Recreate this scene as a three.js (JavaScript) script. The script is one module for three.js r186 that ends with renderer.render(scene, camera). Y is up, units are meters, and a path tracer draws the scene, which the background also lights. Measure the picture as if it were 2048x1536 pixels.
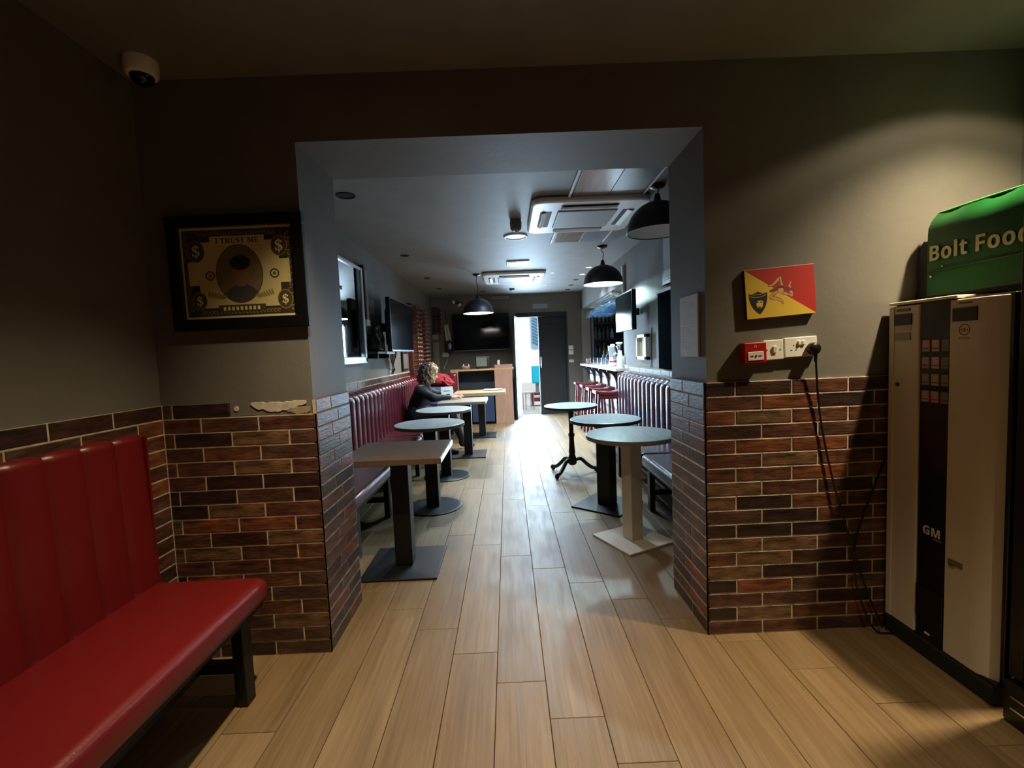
import * as THREE from 'three';
import { RoundedBoxGeometry } from 'three/addons/geometries/RoundedBoxGeometry.js';
import { mergeGeometries } from 'three/addons/utils/BufferGeometryUtils.js';
import { MarchingCubes } from 'three/addons/objects/MarchingCubes.js';
import { TextGeometry } from 'three/addons/geometries/TextGeometry.js';
import { FontLoader } from 'three/addons/loaders/FontLoader.js';
import { ImprovedNoise } from 'three/addons/math/ImprovedNoise.js';
import { RectAreaLightUniformsLib } from 'three/addons/lights/RectAreaLightUniformsLib.js';

// ───────── camera, sky, daylight, exposure ─────────
const scene = new THREE.Scene();
const renderer = new THREE.WebGLRenderer({ antialias: true });
renderer.toneMapping = THREE.LinearToneMapping;
renderer.toneMappingExposure = 1.0;
renderer.shadowMap.enabled = true;
RectAreaLightUniformsLib.init();

const camera = new THREE.PerspectiveCamera(79.71, 2048 / 1536, 0.05, 120);
{ // level of the eye 1.34 m; looks along -z, dipped about 4 degrees and rolled about 2.4
  const right = new THREE.Vector3(0.99909869, -0.04131048, 0.00976);
  const up = new THREE.Vector3(0.04187464, 0.99685801, -0.06723559);
  const back = new THREE.Vector3(-0.0069518, 0.06758369, 0.99768939);
  camera.quaternion.setFromRotationMatrix(new THREE.Matrix4().makeBasis(right, up, back));
  camera.position.set(0, 1.34, 0);
}
scene.background = new THREE.Color(0.86, 0.94, 1.0);
scene.backgroundIntensity = 3.2;
// daylight that comes in through the open leaf of the street door
const daylight = new THREE.RectAreaLight(new THREE.Color(0.54, 0.77, 1.0), 60, 0.40, 2.0);
daylight.name = 'street_daylight';
daylight.position.set(0.46, 1.04, -9.8); daylight.rotation.y = Math.PI; daylight.castShadow = true;
scene.add(daylight);
const LAMPWARM = new THREE.Color(1.0, 0.815, 0.53), LAMPCOOL = new THREE.Color(0.6, 0.92, 1.0);

// ───────── helpers ─────────
let seed = 7;
const rnd = () => { seed = (seed * 1664525 + 1013904223) >>> 0; return seed / 4294967296; };
const rr = (a, b) => a + (b - a) * rnd();
const noise = new ImprovedNoise();
const PI = Math.PI;
const taken = {};
function numbered(n) { if (!(n in taken)) { taken[n] = 0; return n; } return n + '_' + String(++taken[n]).padStart(3, '0'); }
function P(name, geo, mat, parent, pos, rot, label) {
  const m = new THREE.Mesh(geo, mat); m.name = name; m.castShadow = m.receiveShadow = true;
  if (pos) m.position.set(...pos); if (rot) m.rotation.set(...rot); if (label) m.userData.label = label;
  parent.add(m); return m;
}
function tag(o, label, category, group) { o.userData.label = label; o.userData.category = category; if (group) o.userData.group = group; return o; }
function thing(name, label, category, pos = [0, 0, 0], ry = 0, group) {
  const o = new THREE.Group(); o.name = numbered(name); o.position.set(...pos); o.rotation.y = ry; scene.add(o);
  return tag(o, label, category, group);
}
function one(name, label, category, geo, mat, pos, rot, group) { return tag(P(numbered(name), geo, mat, scene, pos, rot), label, category, group); }
function copy(src, label, pos, ry) { const c = src.clone(); c.name = numbered(src.name.replace(/_\d{3}$/, '')); c.userData = { ...src.userData }; if (label) c.userData.label = label; if (pos) c.position.set(...pos); if (ry !== undefined) c.rotation.y = ry; scene.add(c); return c; }
function struct(name, label) { const o = new THREE.Group(); o.name = name; o.userData.kind = 'structure'; if (label) o.userData.label = label; scene.add(o); return o; }
const bx = (w, h, d, r = 0.004, s = 1) => new RoundedBoxGeometry(w, h, d, s, Math.min(r, w / 2.1, h / 2.1, d / 2.1));
const cyl = (r1, r2, h, n = 20) => new THREE.CylinderGeometry(r1, r2, h, n);
const lathe = (pts, n = 32) => new THREE.LatheGeometry(pts.map(p => new THREE.Vector2(p[0], p[1])), n);
const tube = (pts, r, n = 24, k = 6) => new THREE.TubeGeometry(new THREE.CatmullRomCurve3(pts.map(p => new THREE.Vector3(...p))), n, r, k, false);
function ab(x0, x1, y0, y1, z0, z1, r = 0) { // box given by its limits
  const w = x1 - x0, h = y1 - y0, d = z1 - z0;
  const g = r ? bx(w, h, d, r) : new THREE.BoxGeometry(w, h, d);
  g.translate((x0 + x1) / 2, (y0 + y1) / 2, (z0 + z1) / 2); return metricUV(g);
}
function metricUV(g, s = 1) { // uv in metres, by the way each face points
  const p = g.attributes.position, n = g.attributes.normal, uv = new Float32Array(p.count * 2);
  for (let i = 0; i < p.count; i++) {
    const ax = Math.abs(n.getX(i)), ay = Math.abs(n.getY(i)), az = Math.abs(n.getZ(i));
    const a = ay >= ax && ay >= az ? [p.getX(i), p.getZ(i)] : ax >= az ? [p.getZ(i), p.getY(i)] : [p.getX(i), p.getY(i)];
    uv[2 * i] = a[0] * s; uv[2 * i + 1] = a[1] * s;
  }
  g.setAttribute('uv', new THREE.BufferAttribute(uv, 2)); return g;
}
// a flat piece with chamfered front edges: front faces +z; 18 triangles
function slab(w, h, t, c, su = 1, sv = 1, uo = 0, vo = 0) {
  const a = w / 2, b = h / 2, f = t / 2, q = [], u = [];
  const quad = (A, B, C, D) => { for (const v of [A, B, C, A, C, D]) { q.push(...v); u.push(v[0] / su + 0.5 + uo, v[1] / sv + 0.5 + vo); } };
  const F = [[-a + c, -b + c, f], [a - c, -b + c, f], [a - c, b - c, f], [-a + c, b - c, f]];
  const M = [[-a, -b, f - c], [a, -b, f - c], [a, b, f - c], [-a, b, f - c]], B = [[-a, -b, -f], [a, -b, -f], [a, b, -f], [-a, b, -f]];
  quad(...F);
  for (let i = 0; i < 4; i++) { const j = (i + 1) % 4; quad(M[i], M[j], F[j], F[i]); quad(B[i], B[j], M[j], M[i]); }
  const g = new THREE.BufferGeometry();
  g.setAttribute('position', new THREE.Float32BufferAttribute(q, 3)); g.setAttribute('uv', new THREE.Float32BufferAttribute(u, 2)); g.computeVertexNormals(); return g;
}
// ───────── textures ─────────
function tex(w, h, fn, srgb = true, rep) {
  const d = new Uint8Array(w * h * 4);
  for (let y = 0; y < h; y++) for (let x = 0; x < w; x++) { const c = fn(x / w, y / h, x, y), i = 4 * (y * w + x); d[i] = c[0]; d[i + 1] = c[1]; d[i + 2] = c[2]; d[i + 3] = 255; }
  const t = new THREE.DataTexture(d, w, h); t.magFilter = THREE.LinearFilter; t.minFilter = THREE.LinearFilter; t.wrapS = t.wrapT = THREE.RepeatWrapping;
  if (srgb) t.colorSpace = THREE.SRGBColorSpace; if (rep) t.repeat.set(...rep); t.needsUpdate = true; return t;
}
const cl = v => v < 0 ? 0 : v > 255 ? 255 : v;
function per(x, y, f, s) { // noise that repeats every 1
  const n = (a, b) => noise.noise(a * f, b * f, s);
  return (n(x, y) * (1 - x) * (1 - y) + n(x - 1, y) * x * (1 - y) + n(x, y - 1) * (1 - x) * y + n(x - 1, y - 1) * x * y);
}
const fbm = (x, y, f, s, o = 4) => { let v = 0, a = 1; for (let i = 0; i < o; i++) { v += a * per(x, y, f, s + i * 9.1); f *= 2.1; a *= 0.5; } return v; };
const plasterMap = tex(512, 512, (x, y) => { const v = 236 + 16 * fbm(x, y, 4, 1.3, 5) + rr(-4, 4); return [cl(v), cl(v), cl(v)]; });
const plasterBump = tex(256, 256, (x, y) => { const v = 128 + 60 * fbm(x, y, 14, 5.7, 3) + rr(-14, 14); return [cl(v), cl(v), cl(v)]; }, false, [2, 2]);
const brickMaps = [0, 1, 2, 3].map(k => tex(256, 96, (x, y) => {
  const b = fbm(x, y, 2.5, 11 + k * 3.1, 5), st = noise.noise(x * 9, y * 3.2, 31 + k), patch = noise.noise(x * 2.2 + k * 5, y * 1.1, 60 + k), sp = rnd();
  let v = 172 + 90 * b + 14 * st + 42 * patch + rr(-24, 24); if (sp > 0.985) v += 40; const w = 16 * noise.noise(x * 4, y * 2, 50 + k);
  return [cl(v + w), cl(v), cl(v - w * 0.6)];
}));
const brickBump = tex(256, 96, (x, y) => { const v = 128 + 70 * fbm(x, y, 6, 71, 4) + rr(-16, 16); return [cl(v), cl(v), cl(v)]; }, false);
const mortarMap = tex(128, 128, (x, y) => { const v = 205 + 40 * fbm(x, y, 8, 3.3, 3) + rr(-14, 14); return [cl(v), cl(v), cl(v)]; }, true, [4, 4]);
const plankMaps = [0, 1, 2, 3, 4].map(k => tex(192, 1024, (x, y) => {
  const warp = 0.05 * noise.noise(x * 3, y * 2.2, 80 + k * 5);
  const streak = noise.noise((x + warp) * 9, y * 1.5 + k * 3, 90 + k), streak2 = noise.noise((x + warp) * 24, y * 3.5, 95 + k), fine = noise.noise((x + warp) * 80, y * 11, 100 + k), broad = noise.noise(x * 1.6, y * 2.6, 120 + k);
  const v = 17 * streak + 15 * streak2 + 11 * fine + 14 * broad + rr(-7, 7);
  return [cl(190 + v), cl(162 + v * 1.02), cl(121 + v * 0.95)];
}));
const woodMap = tex(256, 256, (x, y) => { const w = 0.08 * fbm(x, y, 2, 200, 3); const v = 225 + 22 * noise.noise((x + w) * 40, y * 2.5, 3) + 16 * fbm(x, y, 2, 210, 3) + rr(-4, 4); return [cl(v), cl(v - 2), cl(v - 5)]; });
const leatherBump = tex(256, 256, (x, y) => { const v = 128 + 60 * per(x, y, 26, 8) + 50 * per(x, y, 52, 18); return [cl(v), cl(v), cl(v)]; }, false, [5, 5]);
const roughMap = tex(256, 256, (x, y) => { const v = 200 + 50 * fbm(x, y, 5, 300, 4); return [cl(v), cl(v), cl(v)]; }, false);
function canvas(w, h, draw, flip = true) { const c = document.createElement('canvas'); c.width = w; c.height = h; draw(c.getContext('2d'), w, h); const t = new THREE.CanvasTexture(c); t.colorSpace = THREE.SRGBColorSpace; return t; }

// ───────── materials ─────────
const M = (color, roughness = 0.6, o = {}) => new THREE.MeshStandardMaterial({ color, roughness, ...o });
const paint = M('#716c63', 0.62, { map: plasterMap, bumpMap: plasterBump, bumpScale: 0.0012 });
const ceilPaint = M('#827e79', 0.6, { map: plasterMap, bumpMap: plasterBump, bumpScale: 0.0008 });
const barGrey = M('#9b958c', 0.7, { map: plasterMap });
const mortar = M('#e3d2b2', 0.95, { map: mortarMap });
const brickTones = ['#7a4a38', '#553529', '#8d5a41', '#9a7150', '#9a5a3a', '#6c4a3b', '#7d4e3c', '#4b322a'];
const brickMats = brickTones.map((c, i) => M(c, 0.42, { map: brickMaps[i % 4], bumpMap: brickBump, bumpScale: 0.0035 }));
const plankMats = []; for (const t of ['#aca49c', '#a69e95', '#a0978d']) for (const m of plankMaps) plankMats.push(M(t, 0.62, { map: m, roughnessMap: roughMap }));
const grout = M('#66523b', 0.9);
const redLeather = M('#620f11', 0.36, { bumpMap: leatherBump, bumpScale: 0.0006 });
const wineLeather = M('#551721', 0.28, { bumpMap: leatherBump, bumpScale: 0.0005 });
const plumLeather = M('#45303a', 0.27, { bumpMap: leatherBump, bumpScale: 0.0005 });
const blackMetal = M('#0b0b0d', 0.5);
const castIron = M('#0c0c0e', 0.55);
const blackPlastic = M('#101012', 0.35);
const blackMatte = M('#121213', 0.75);
const greyTop = M('#c6cbcb', 0.3, { map: woodMap });
const brownTop = M('#76604e', 0.4, { map: woodMap });
const edgeBeige = M('#a79d8e', 0.45, { map: woodMap });
const beigePaint = M('#cfc3b2', 0.45);
const chrome = M('#d8dadd', 0.2, { metalness: 1 });
const white = M('#e6e2d8', 0.4);
const whiteAC = M('#e9ebef', 0.38);
const pine = M('#c4a27a', 0.5, { map: woodMap });
const pinkWood = M('#b48d78', 0.5, { map: woodMap });
const redWood = M('#5e3329', 0.4, { map: woodMap });
const screenBlack = M('#07080a', 0.09);
const darkDoor = M('#171a20', 0.6);
const mirror = M('#e8eef0', 0.02, { metalness: 1 });
const glassThin = new THREE.MeshPhysicalMaterial({ color: '#ffffff', roughness: 0.03, transmission: 1, thickness: 0, ior: 1.5 });
const glassClear = new THREE.MeshPhysicalMaterial({ color: '#f4fbff', roughness: 0.03, transmission: 1, thickness: 0, ior: 1.5, specularIntensity: 1 });
const domeBlack = M('#191b20', 0.5, { side: THREE.DoubleSide });
const domeInside = M('#e8e8ea', 0.6, { side: THREE.DoubleSide });
const fontB = await new FontLoader().loadAsync('fonts/droid/droid_sans_bold.typeface.json');
const fontR = await new FontLoader().loadAsync('fonts/droid/droid_sans_regular.typeface.json');
const text = (s, size, depth, font = fontB) => { const g = new TextGeometry(s, { font, size, depth, curveSegments: 4 }); g.computeBoundingBox(); const b = g.boundingBox; g.translate(-(b.min.x + b.max.x) / 2, -(b.min.y + b.max.y) / 2, 0); return g; };

// ───────── room shell ─────────
const H = 2.555, XL = -1.55, XR = 1.57, XF = 2.28, ZP = -2.05, ZQ = -2.48, ZE = -9.7, SOF = 2.28, PL = -0.875, PR = 0.885;
const floor = struct('floor', 'wood-look plank floor');
P('floor_base', ab(-1.75, 3.15, -0.12, -0.0115, -9.9, 2.75), grout, floor);
{ // planks 0.2 m wide, each row stepped on by a sixth
  const L = 1.17, W = 0.2, ga = {};
  for (let k = -8; k <= 11; k++) {
    const cx = 0.2 * k, zs = -1.79 + 0.195 * k; // one end joint of this row
    for (let n = -9; n < 9; n++) {
      let z1 = zs + L * n, z0 = z1 - L; // z0 is farther
      const back = cx > 1.62 ? ZP : cx > 1.45 ? -9.75 : -9.75;
      z0 = Math.max(z0, back); z1 = Math.min(z1, 2.6);
      if (z1 - z0 < 0.03) continue;
      const w = W - 0.0024, h = z1 - z0 - 0.0024, key = h.toFixed(3);
      ga[key] = ga[key] || [0, 1].map(v => slab(w, h, 0.012, 0.0012, w * (v ? -1 : 1), L, 0, 0.07 * v));
      const m = P('plank', ga[key][rnd() < 0.5 ? 0 : 1], plankMats[Math.floor(rnd() * plankMats.length)], floor, [cx, -0.006, (z0 + z1) / 2], [-PI / 2, 0, 0]);
      m.position.y += rr(-0.0003, 0.0003);
    }
  }
}
const ceiling = struct('ceiling', 'grey painted ceiling');
P('ceiling_slab', ab(-1.75, 3.15, H, H + 0.15, -9.9, 2.75), ceilPaint, ceiling);
const wallLeft = struct('wall_left', 'grey-green painted wall with brick dado');
P('plaster', ab(-1.75, XL, 0, H, -9.9, 2.75), paint, wallLeft);
const wallRight = struct('wall_right', 'grey painted side wall behind the dark bench');
P('plaster', ab(XR, 1.75, 0, H, -6.2, ZQ), paint, wallRight);
const wallRightFront = struct('wall_right_front', 'grey-green wall behind the vending machine');
P('plaster', ab(XF, 2.45, 0, H, ZQ, 2.75), paint, wallRightFront);
const wallRear = struct('wall_rear', 'painted rear wall');
P('plaster', ab(-1.75, 2.45, 0, H, 2.6, 2.75), paint, wallRear);
const pierL = struct('wall_front_left', 'brick-clad pier left of the passage');
P('plaster', ab(-1.56, PL, 0, H, ZQ, ZP), paint, pierL);
const pierR = struct('wall_front_right', 'brick-clad pier right of the passage');
P('plaster', ab(PR, 2.29, 0, H, ZQ, ZP), paint, pierR);
const lintel = struct('wall_lintel', 'painted beam over the passage');
P('plaster', ab(PL, PR, SOF, H, ZQ, ZP), paint, lintel);
const wallEnd = struct('wall_end', 'dark grey end wall with the street door');
for (const a of [[-1.75, 0.2, 0, H], [1.27, 3.15, 0, H], [0.2, 1.27, 2.16, H]]) P('plaster', ab(a[0], a[1], a[2], a[3], -9.88, ZE), paint, wallEnd);
P('threshold', ab(0.2, 1.27, -0.1, 0.004, -9.88, ZE), M('#8d8f92', 0.5), wallEnd);
const wallBar = struct('wall_bar', 'wall around the bar opening');
P('bulkhead', ab(XR, 1.78, 2.19, H, -9.7, -6.2), paint, wallBar);
P('bar_soffit', ab(1.78, 3.0, 2.28, 2.36, -9.7, -6.2), paint, wallBar);
P('recess_end', ab(1.57, 3.0, 0, 2.3, -9.69, -9.6), barGrey, wallBar);
P('low_wall', ab(1.64, 1.74, 0, 1.03, -9.6, -9.25), paint, wallBar);
P('recess_back', ab(2.85, 3.0, 0, H, -9.7, -6.0), M('#1c2028', 0.5), wallBar);
for (let z = -9.2; z < -6.3; z += 0.72) P('wall_panel', ab(2.835, 2.85, 0.02, 2.1, z, z + 0.7, 0.003), M('#161b25', 0.45), wallBar);
P('recess_side', ab(1.75, 3.0, 0, H, -6.2, -6.05), paint, wallBar);

// ───────── brick slips ─────────
const ROW = 0.0651, NR = 18, BL = 0.254, JT = 0.006, brickGeo = {};
function brick(parent, place, w, tone) { // place: (mesh) => sets position and turn
  const key = w.toFixed(3); brickGeo[key] = brickGeo[key] || [0, 1, 2].map(v => slab(w, ROW - JT, 0.012, 0.0022, 0.25 * (v == 1 ? -1 : 1), ROW, 0.31 * v, 0.17 * v));
  const m = P('brick', brickGeo[key][Math.floor(rnd() * 3)], brickMats[tone ?? Math.floor(rnd() * brickMats.length)], parent);
  place(m); return m;
}
// courses along a line: from u0 (a corner, where whole and cut pieces alternate) towards u1
function courses(parent, put, u0, u1, rows, first, cut, skip) {
  const dir = Math.sign(u1 - u0), len = Math.abs(u1 - u0);
  for (const r of rows) {
    let a = 0, w = (r % 2 === first) ? BL : cut;
    while (a < len - 0.02) {
      const e = Math.min(a + w, len), ww = e - a - JT;
      if (ww > 0.012) {
        const u = u0 + dir * (a + e) / 2, y = ROW * (NR - r) - ROW / 2;
        if (!skip || !skip(r, a, e)) brick(parent, m => put(m, u, y), ww);
      }
      a = e; w = BL;
    }
  }
}
const rowsAll = [...Array(NR).keys()];
const TOP = ROW * NR;
// left pier: front face and passage face
P('mortar_bed', ab(-1.55, PL + 0.0105, 0, TOP - ROW, ZP, ZP + 0.0105), mortar, pierL);
P('mortar_bed', ab(-1.55, -1.262, TOP - ROW, TOP - 0.003, ZP, ZP + 0.0105), mortar, pierL);
P('mortar_bed', ab(PL, PL + 0.0105, 0, TOP - 0.003, ZQ, ZP + 0.0105), mortar, pierL);
courses(pierL, (m, u, y) => { m.position.set(u, y, ZP + 0.0065); }, PL + 0.011, -1.538, rowsAll, 1, 0.122, (r, a) => r === 0 && a < 0.3);
courses(pierL, (m, u, y) => { m.position.set(PL + 0.0065, y, u); m.rotation.y = PI / 2; }, ZP + 0.001, ZQ, rowsAll, 1, 0.172);
{ // knocked-off slip: bare plaster with flakes of white filler
  const patch = P('bare_patch', ab(-1.258, PL + 0.004, TOP - ROW + 0.003, TOP, ZP, ZP + 0.003), paint, pierL, null, null, 'bare painted patch where a brick slip is missing');
  const filler = M('#e9dcc4', 0.9, { map: mortarMap });
  const blob = (pts) => { const s = new THREE.Shape(); pts.forEach((p, i) => i ? s.lineTo(...p) : s.moveTo(...p)); const g = new THREE.ExtrudeGeometry(s, { depth: 0.003, bevelEnabled: true, bevelSize: 0.001, bevelThickness: 0.001, bevelSegments: 1 }); return g; };
  const jag = (x0, x1, yt, yb, n) => { const a = [], b = []; for (let i = 0; i <= n; i++) { const x = x0 + (x1 - x0) * i / n; a.push([x, yt + rr(-0.004, 0.004)]); b.unshift([x, yb(i / n) + rr(-0.006, 0.006)]); } return a.concat(b); };
  P('filler_flake', blob(jag(-1.15, -0.905, TOP - 0.008, t => TOP - 0.02 - 0.026 * Math.sin(PI * Math.min(1, t * 1.1)), 14)), filler, pierL, [0, 0, ZP + 0.0028]);
  P('filler_flake', blob(jag(-0.99, -0.89, TOP - 0.034, t => TOP - 0.05 - 0.014 * Math.sin(PI * t), 7)), M('#b3a17f', 0.9, { map: mortarMap }), pierL, [0, 0, ZP + 0.0026]);
  P('filler_flake', new THREE.CylinderGeometry(0.011, 0.012, 0.004, 9), filler, pierL, [-1.215, TOP - 0.03, ZP + 0.004], [PI / 2, 0, 0]);
}
// right pier
P('mortar_bed', ab(PR - 0.0105, 2.28, 0, TOP - 0.002, ZP, ZP + 0.0105), mortar, pierR);
P('mortar_bed', ab(PR - 0.0105, PR, 0, TOP - 0.002, ZQ, ZP + 0.0105), mortar, pierR);
courses(pierR, (m, u, y) => { m.position.set(u, y, ZP + 0.0065); }, PR - 0.011, 2.275, rowsAll, 1, 0.136);
courses(pierR, (m, u, y) => { m.position.set(PR - 0.0065, y, u); m.rotation.y = -PI / 2; }, ZP + 0.001, ZQ, rowsAll, 0, 0.172);
// left wall of the front room
P('mortar_bed', ab(XL, XL + 0.0105, 0, TOP - 0.002, ZP, 2.6), mortar, wallLeft);
courses(wallLeft, (m, u, y) => { m.position.set(XL + 0.0065, y, u); m.rotation.y = PI / 2; }, ZP + 0.01, 0.2, rowsAll, 0, 0.14);
// two courses above the benches of the back room
for (const [w, x, ry, zf] of [[wallLeft, XL + 0.0065, PI / 2, -7.7], [wallRight, XR - 0.0065, -PI / 2, -6.18]]) {
  P('mortar_bed', ab(x < 0 ? XL : XR - 0.0105, x < 0 ? XL + 0.0105 : XR, 0.88, TOP - ROW + 0.01, zf, ZQ), mortar, w);
  courses(w, (m, u, y) => { m.position.set(x, y, u); m.rotation.y = ry; }, ZQ - 0.03, zf, [1, 2, 3], 0, 0.14);
}

// ───────── street door and what lies outside ─────────
{
  const d = struct('door_1', 'dark double street door, one leaf open');
  for (const [a, b, y0, y1] of [[0.2, 0.255, 0, 2.16], [1.235, 1.27, 0, 2.16], [0.255, 1.235, 2.07, 2.16]]) P('door_frame', ab(a, b, y0, y1, -9.84, ZE + 0.015, 0.004), darkDoor, d);
  const leaf = P('door_leaf', ab(0.665, 1.235, 0.006, 2.07, -9.78, -9.735, 0.004), darkDoor, d, null, null, 'closed dark leaf');
  for (const [y0, y1] of [[0.14, 0.9], [1.02, 1.92]]) P('leaf_panel', ab(0.75, 1.15, y0, y1, -9.737, -9.727, 0.004), darkDoor, leaf);
  P('door_handle', tube([[0.705, 1.0, -9.725], [0.705, 1.03, -9.69], [0.705, 1.2, -9.69], [0.705, 1.23, -9.725]], 0.009), chrome, leaf);
  const open = P('door_leaf', ab(-0.0225, 0.0225, 0.006, 2.07, 0, 0.55, 0.004), darkDoor, d, [0.245, 0, -9.69], [0, -0.2, 0], 'open dark leaf swung inwards');
  P('leaf_panel', ab(0.02, 0.028, 0.2, 1.95, 0.08, 0.47, 0.003), darkDoor, open);
  P('door_handle', tube([[0.03, 1.0, 0.5], [0.06, 1.03, 0.5], [0.06, 1.2, 0.5], [0.03, 1.23, 0.5]], 0.009), chrome, open);
}
{
  const g = one('street_pavement', 'pale stone pavement outside the open door', 'pavement', ab(-6, 8, -0.14, -0.02, -24, -9.9), M('#c9c7c2', 0.9, { map: mortarMap }));
  const b = thing('street_building', 'sunlit white building across the street', 'building');
  P('facade', ab(-5, 7, -0.02, 7, -15.6, -15), M('#e8e4dc', 0.9, { map: plasterMap }), b);
  P('ledge', ab(-5, 7, 2.55, 2.72, -15, -14.85, 0.02), M('#d8d4cc', 0.8), b);
  P('plinth', ab(-5, 7, -0.02, 0.35, -15, -14.93, 0.01), M('#bdb9b2', 0.8), b);
  const sh = P('shutter', ab(0.78, 2.1, 1.45, 2.5, -14.99, -14.93), M('#6f8fa6', 0.6), b, null, null, 'blue slanted-slat shutter');
  for (let i = 0; i < 9; i++) P('slat', bx(0.46, 0.045, 0.03, 0.005), M('#2f5878', 0.6), sh, [1.02, 1.56 + i * 0.1, -14.915], [0, 0, -0.5]);
  const c = thing('utility_box', 'bright turquoise box on the street outside the door', 'box', [0.83, 0, -13.4]);
  P('cabinet', bx(0.3, 0.5, 0.3, 0.015), M('#0a93a8', 0.5), c, [0, 0.68, 0]);
  P('door_panel', bx(0.25, 0.43, 0.012, 0.005), M('#0ba3b8', 0.5), c, [0, 0.68, 0.155]);
  P('stand', bx(0.1, 0.46, 0.1, 0.008), M('#5a6a70', 0.6), c, [0, 0.21, 0]);
  const ch = thing('street_stool', 'pale metal stool just outside the open door', 'stool', [0.45, -0.02, -10.9], 0.3);
  for (const [x, z] of [[-0.1, -0.1], [0.1, -0.1], [-0.1, 0.1], [0.1, 0.1]]) P('leg', cyl(0.011, 0.011, 0.4, 8), M('#8d9196', 0.4), ch, [x, 0.2, z]);
  P('seat', lathe([[0, 0.43], [0.14, 0.425], [0.15, 0.41], [0.14, 0.398], [0, 0.398]], 24), M('#b9b6b4', 0.5), ch);
  const cr = thing('street_crate', 'dark red crate on the pavement outside', 'crate', [0.7, -0.02, -11.6]);
  P('body', bx(0.3, 0.22, 0.3, 0.01), M('#6a2c34', 0.6), cr, [0, 0.23, 0]); P('label_print', bx(0.16, 0.06, 0.004, 0.001), white, cr, [-0.02, 0.25, 0.152]);
  for (const x of [-0.11, 0.11]) P('foot', bx(0.05, 0.13, 0.26, 0.005), M('#6a3438', 0.7), cr, [x, 0.065, 0]);
}

// ───────── upholstered benches ─────────
// one upright channel of a backrest; x across, y up, z out of the wall; the top rolls back
function channelGeo(w, h, bulge, roll, lean) {
  const nu = 9, path = [], n = 8;
  for (let i = 0; i <= 3; i++) path.push([0, (h - roll) * i / 3, 1, 0]);
  for (let i = 1; i <= n; i++) { const t = PI / 2 * i / n; path.push([-roll + roll * Math.cos(t), h - roll + roll * Math.sin(t), Math.cos(t), Math.sin(t)]); }
  const q = [], uv = [], idx = [];
  path.forEach(([o, y, no, ny], j) => { for (let i = 0; i <= nu; i++) { const s = 2 * i / nu - 1, b = bulge * (Math.pow(1 - Math.pow(Math.abs(s), 2.4), 0.62) - 1); q.push(s * w / 2, y + b * ny * 0.45, o + b * no - lean * y); uv.push(s * w / 2, y); } });
  for (let j = 0; j < path.length - 1; j++) for (let i = 0; i < nu; i++) { const a = j * (nu + 1) + i, c = a + nu + 1; idx.push(a, a + 1, c + 1, a, c + 1, c); }
  const g = new THREE.BufferGeometry(); g.setAttribute('position', new THREE.Float32BufferAttribute(q, 3)); g.setAttribute('uv', new THREE.Float32BufferAttribute(uv, 2)); g.setIndex(idx); g.computeVertexNormals(); return g;
}
// a bench along z; local +x points out of the wall, local z runs its length (0 .. len)
function bench(o) {
  const b = thing(o.name, o.label, 'bench', o.pos, o.ry);
  P('backboard', ab(0.002, 0.03, 0.3, o.top - 0.03, 0.005, o.len - 0.005, 0.004), blackMatte, b);
  const n = Math.round(o.len / o.pitch), w = o.len / n, cg = channelGeo(w, o.top - o.seat + 0.03, o.bulge, o.roll, o.lean || 0);
  for (let i = 0; i < n; i++) P('channel', cg, o.backMat, b, [o.backX, o.seat - 0.03, w * (i + 0.5)], [0, PI / 2, 0]);
  P('back_end', ab(0.006, o.backX - 0.012, o.seat - 0.05, o.top - 0.012, 0.0005, 0.01, 0.003), o.backMat, b);
  P('back_end', ab(0.006, o.backX - 0.012, o.seat - 0.05, o.top - 0.012, o.len - 0.01, o.len - 0.0005, 0.003), o.backMat, b);
  const k = o.cushions, cw = o.len / k;
  for (let i = 0; i < k; i++) P('seat_cushion', metricUV(bx(o.front - o.backX + 0.03, o.thick, cw - 0.004, 0.036, 5)), o.mat, b, [(o.front + o.backX - 0.03) / 2, o.seat - o.thick / 2, cw * (i + 0.5)]);
  P('seat_board', ab(o.backX - 0.03, o.front - 0.03, o.seat - o.thick - 0.022, o.seat - o.thick + 0.004, 0.01, o.len - 0.01, 0.003), blackMatte, b);
  const y1 = o.seat - o.thick - 0.02;
  for (const z of o.legs) {
    const f = P('leg_frame', ab(o.front - 0.1, o.front - 0.055, 0, y1, z - 0.03, z + 0.03, 0.003), blackMetal, b);
    P('leg', ab(0.06, 0.105, 0, y1, z - 0.03, z + 0.03, 0.003), blackMetal, f);
    P('stretcher', ab(0.1, o.front - 0.095, 0.13, 0.17, z - 0.02, z + 0.02, 0.003), blackMetal, f);
  }
  P('rail', ab(0.25, 0.29, 0.135, 0.165, 0.05, o.len - 0.05, 0.003), blackMetal, b);
  return b;
}
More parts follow.
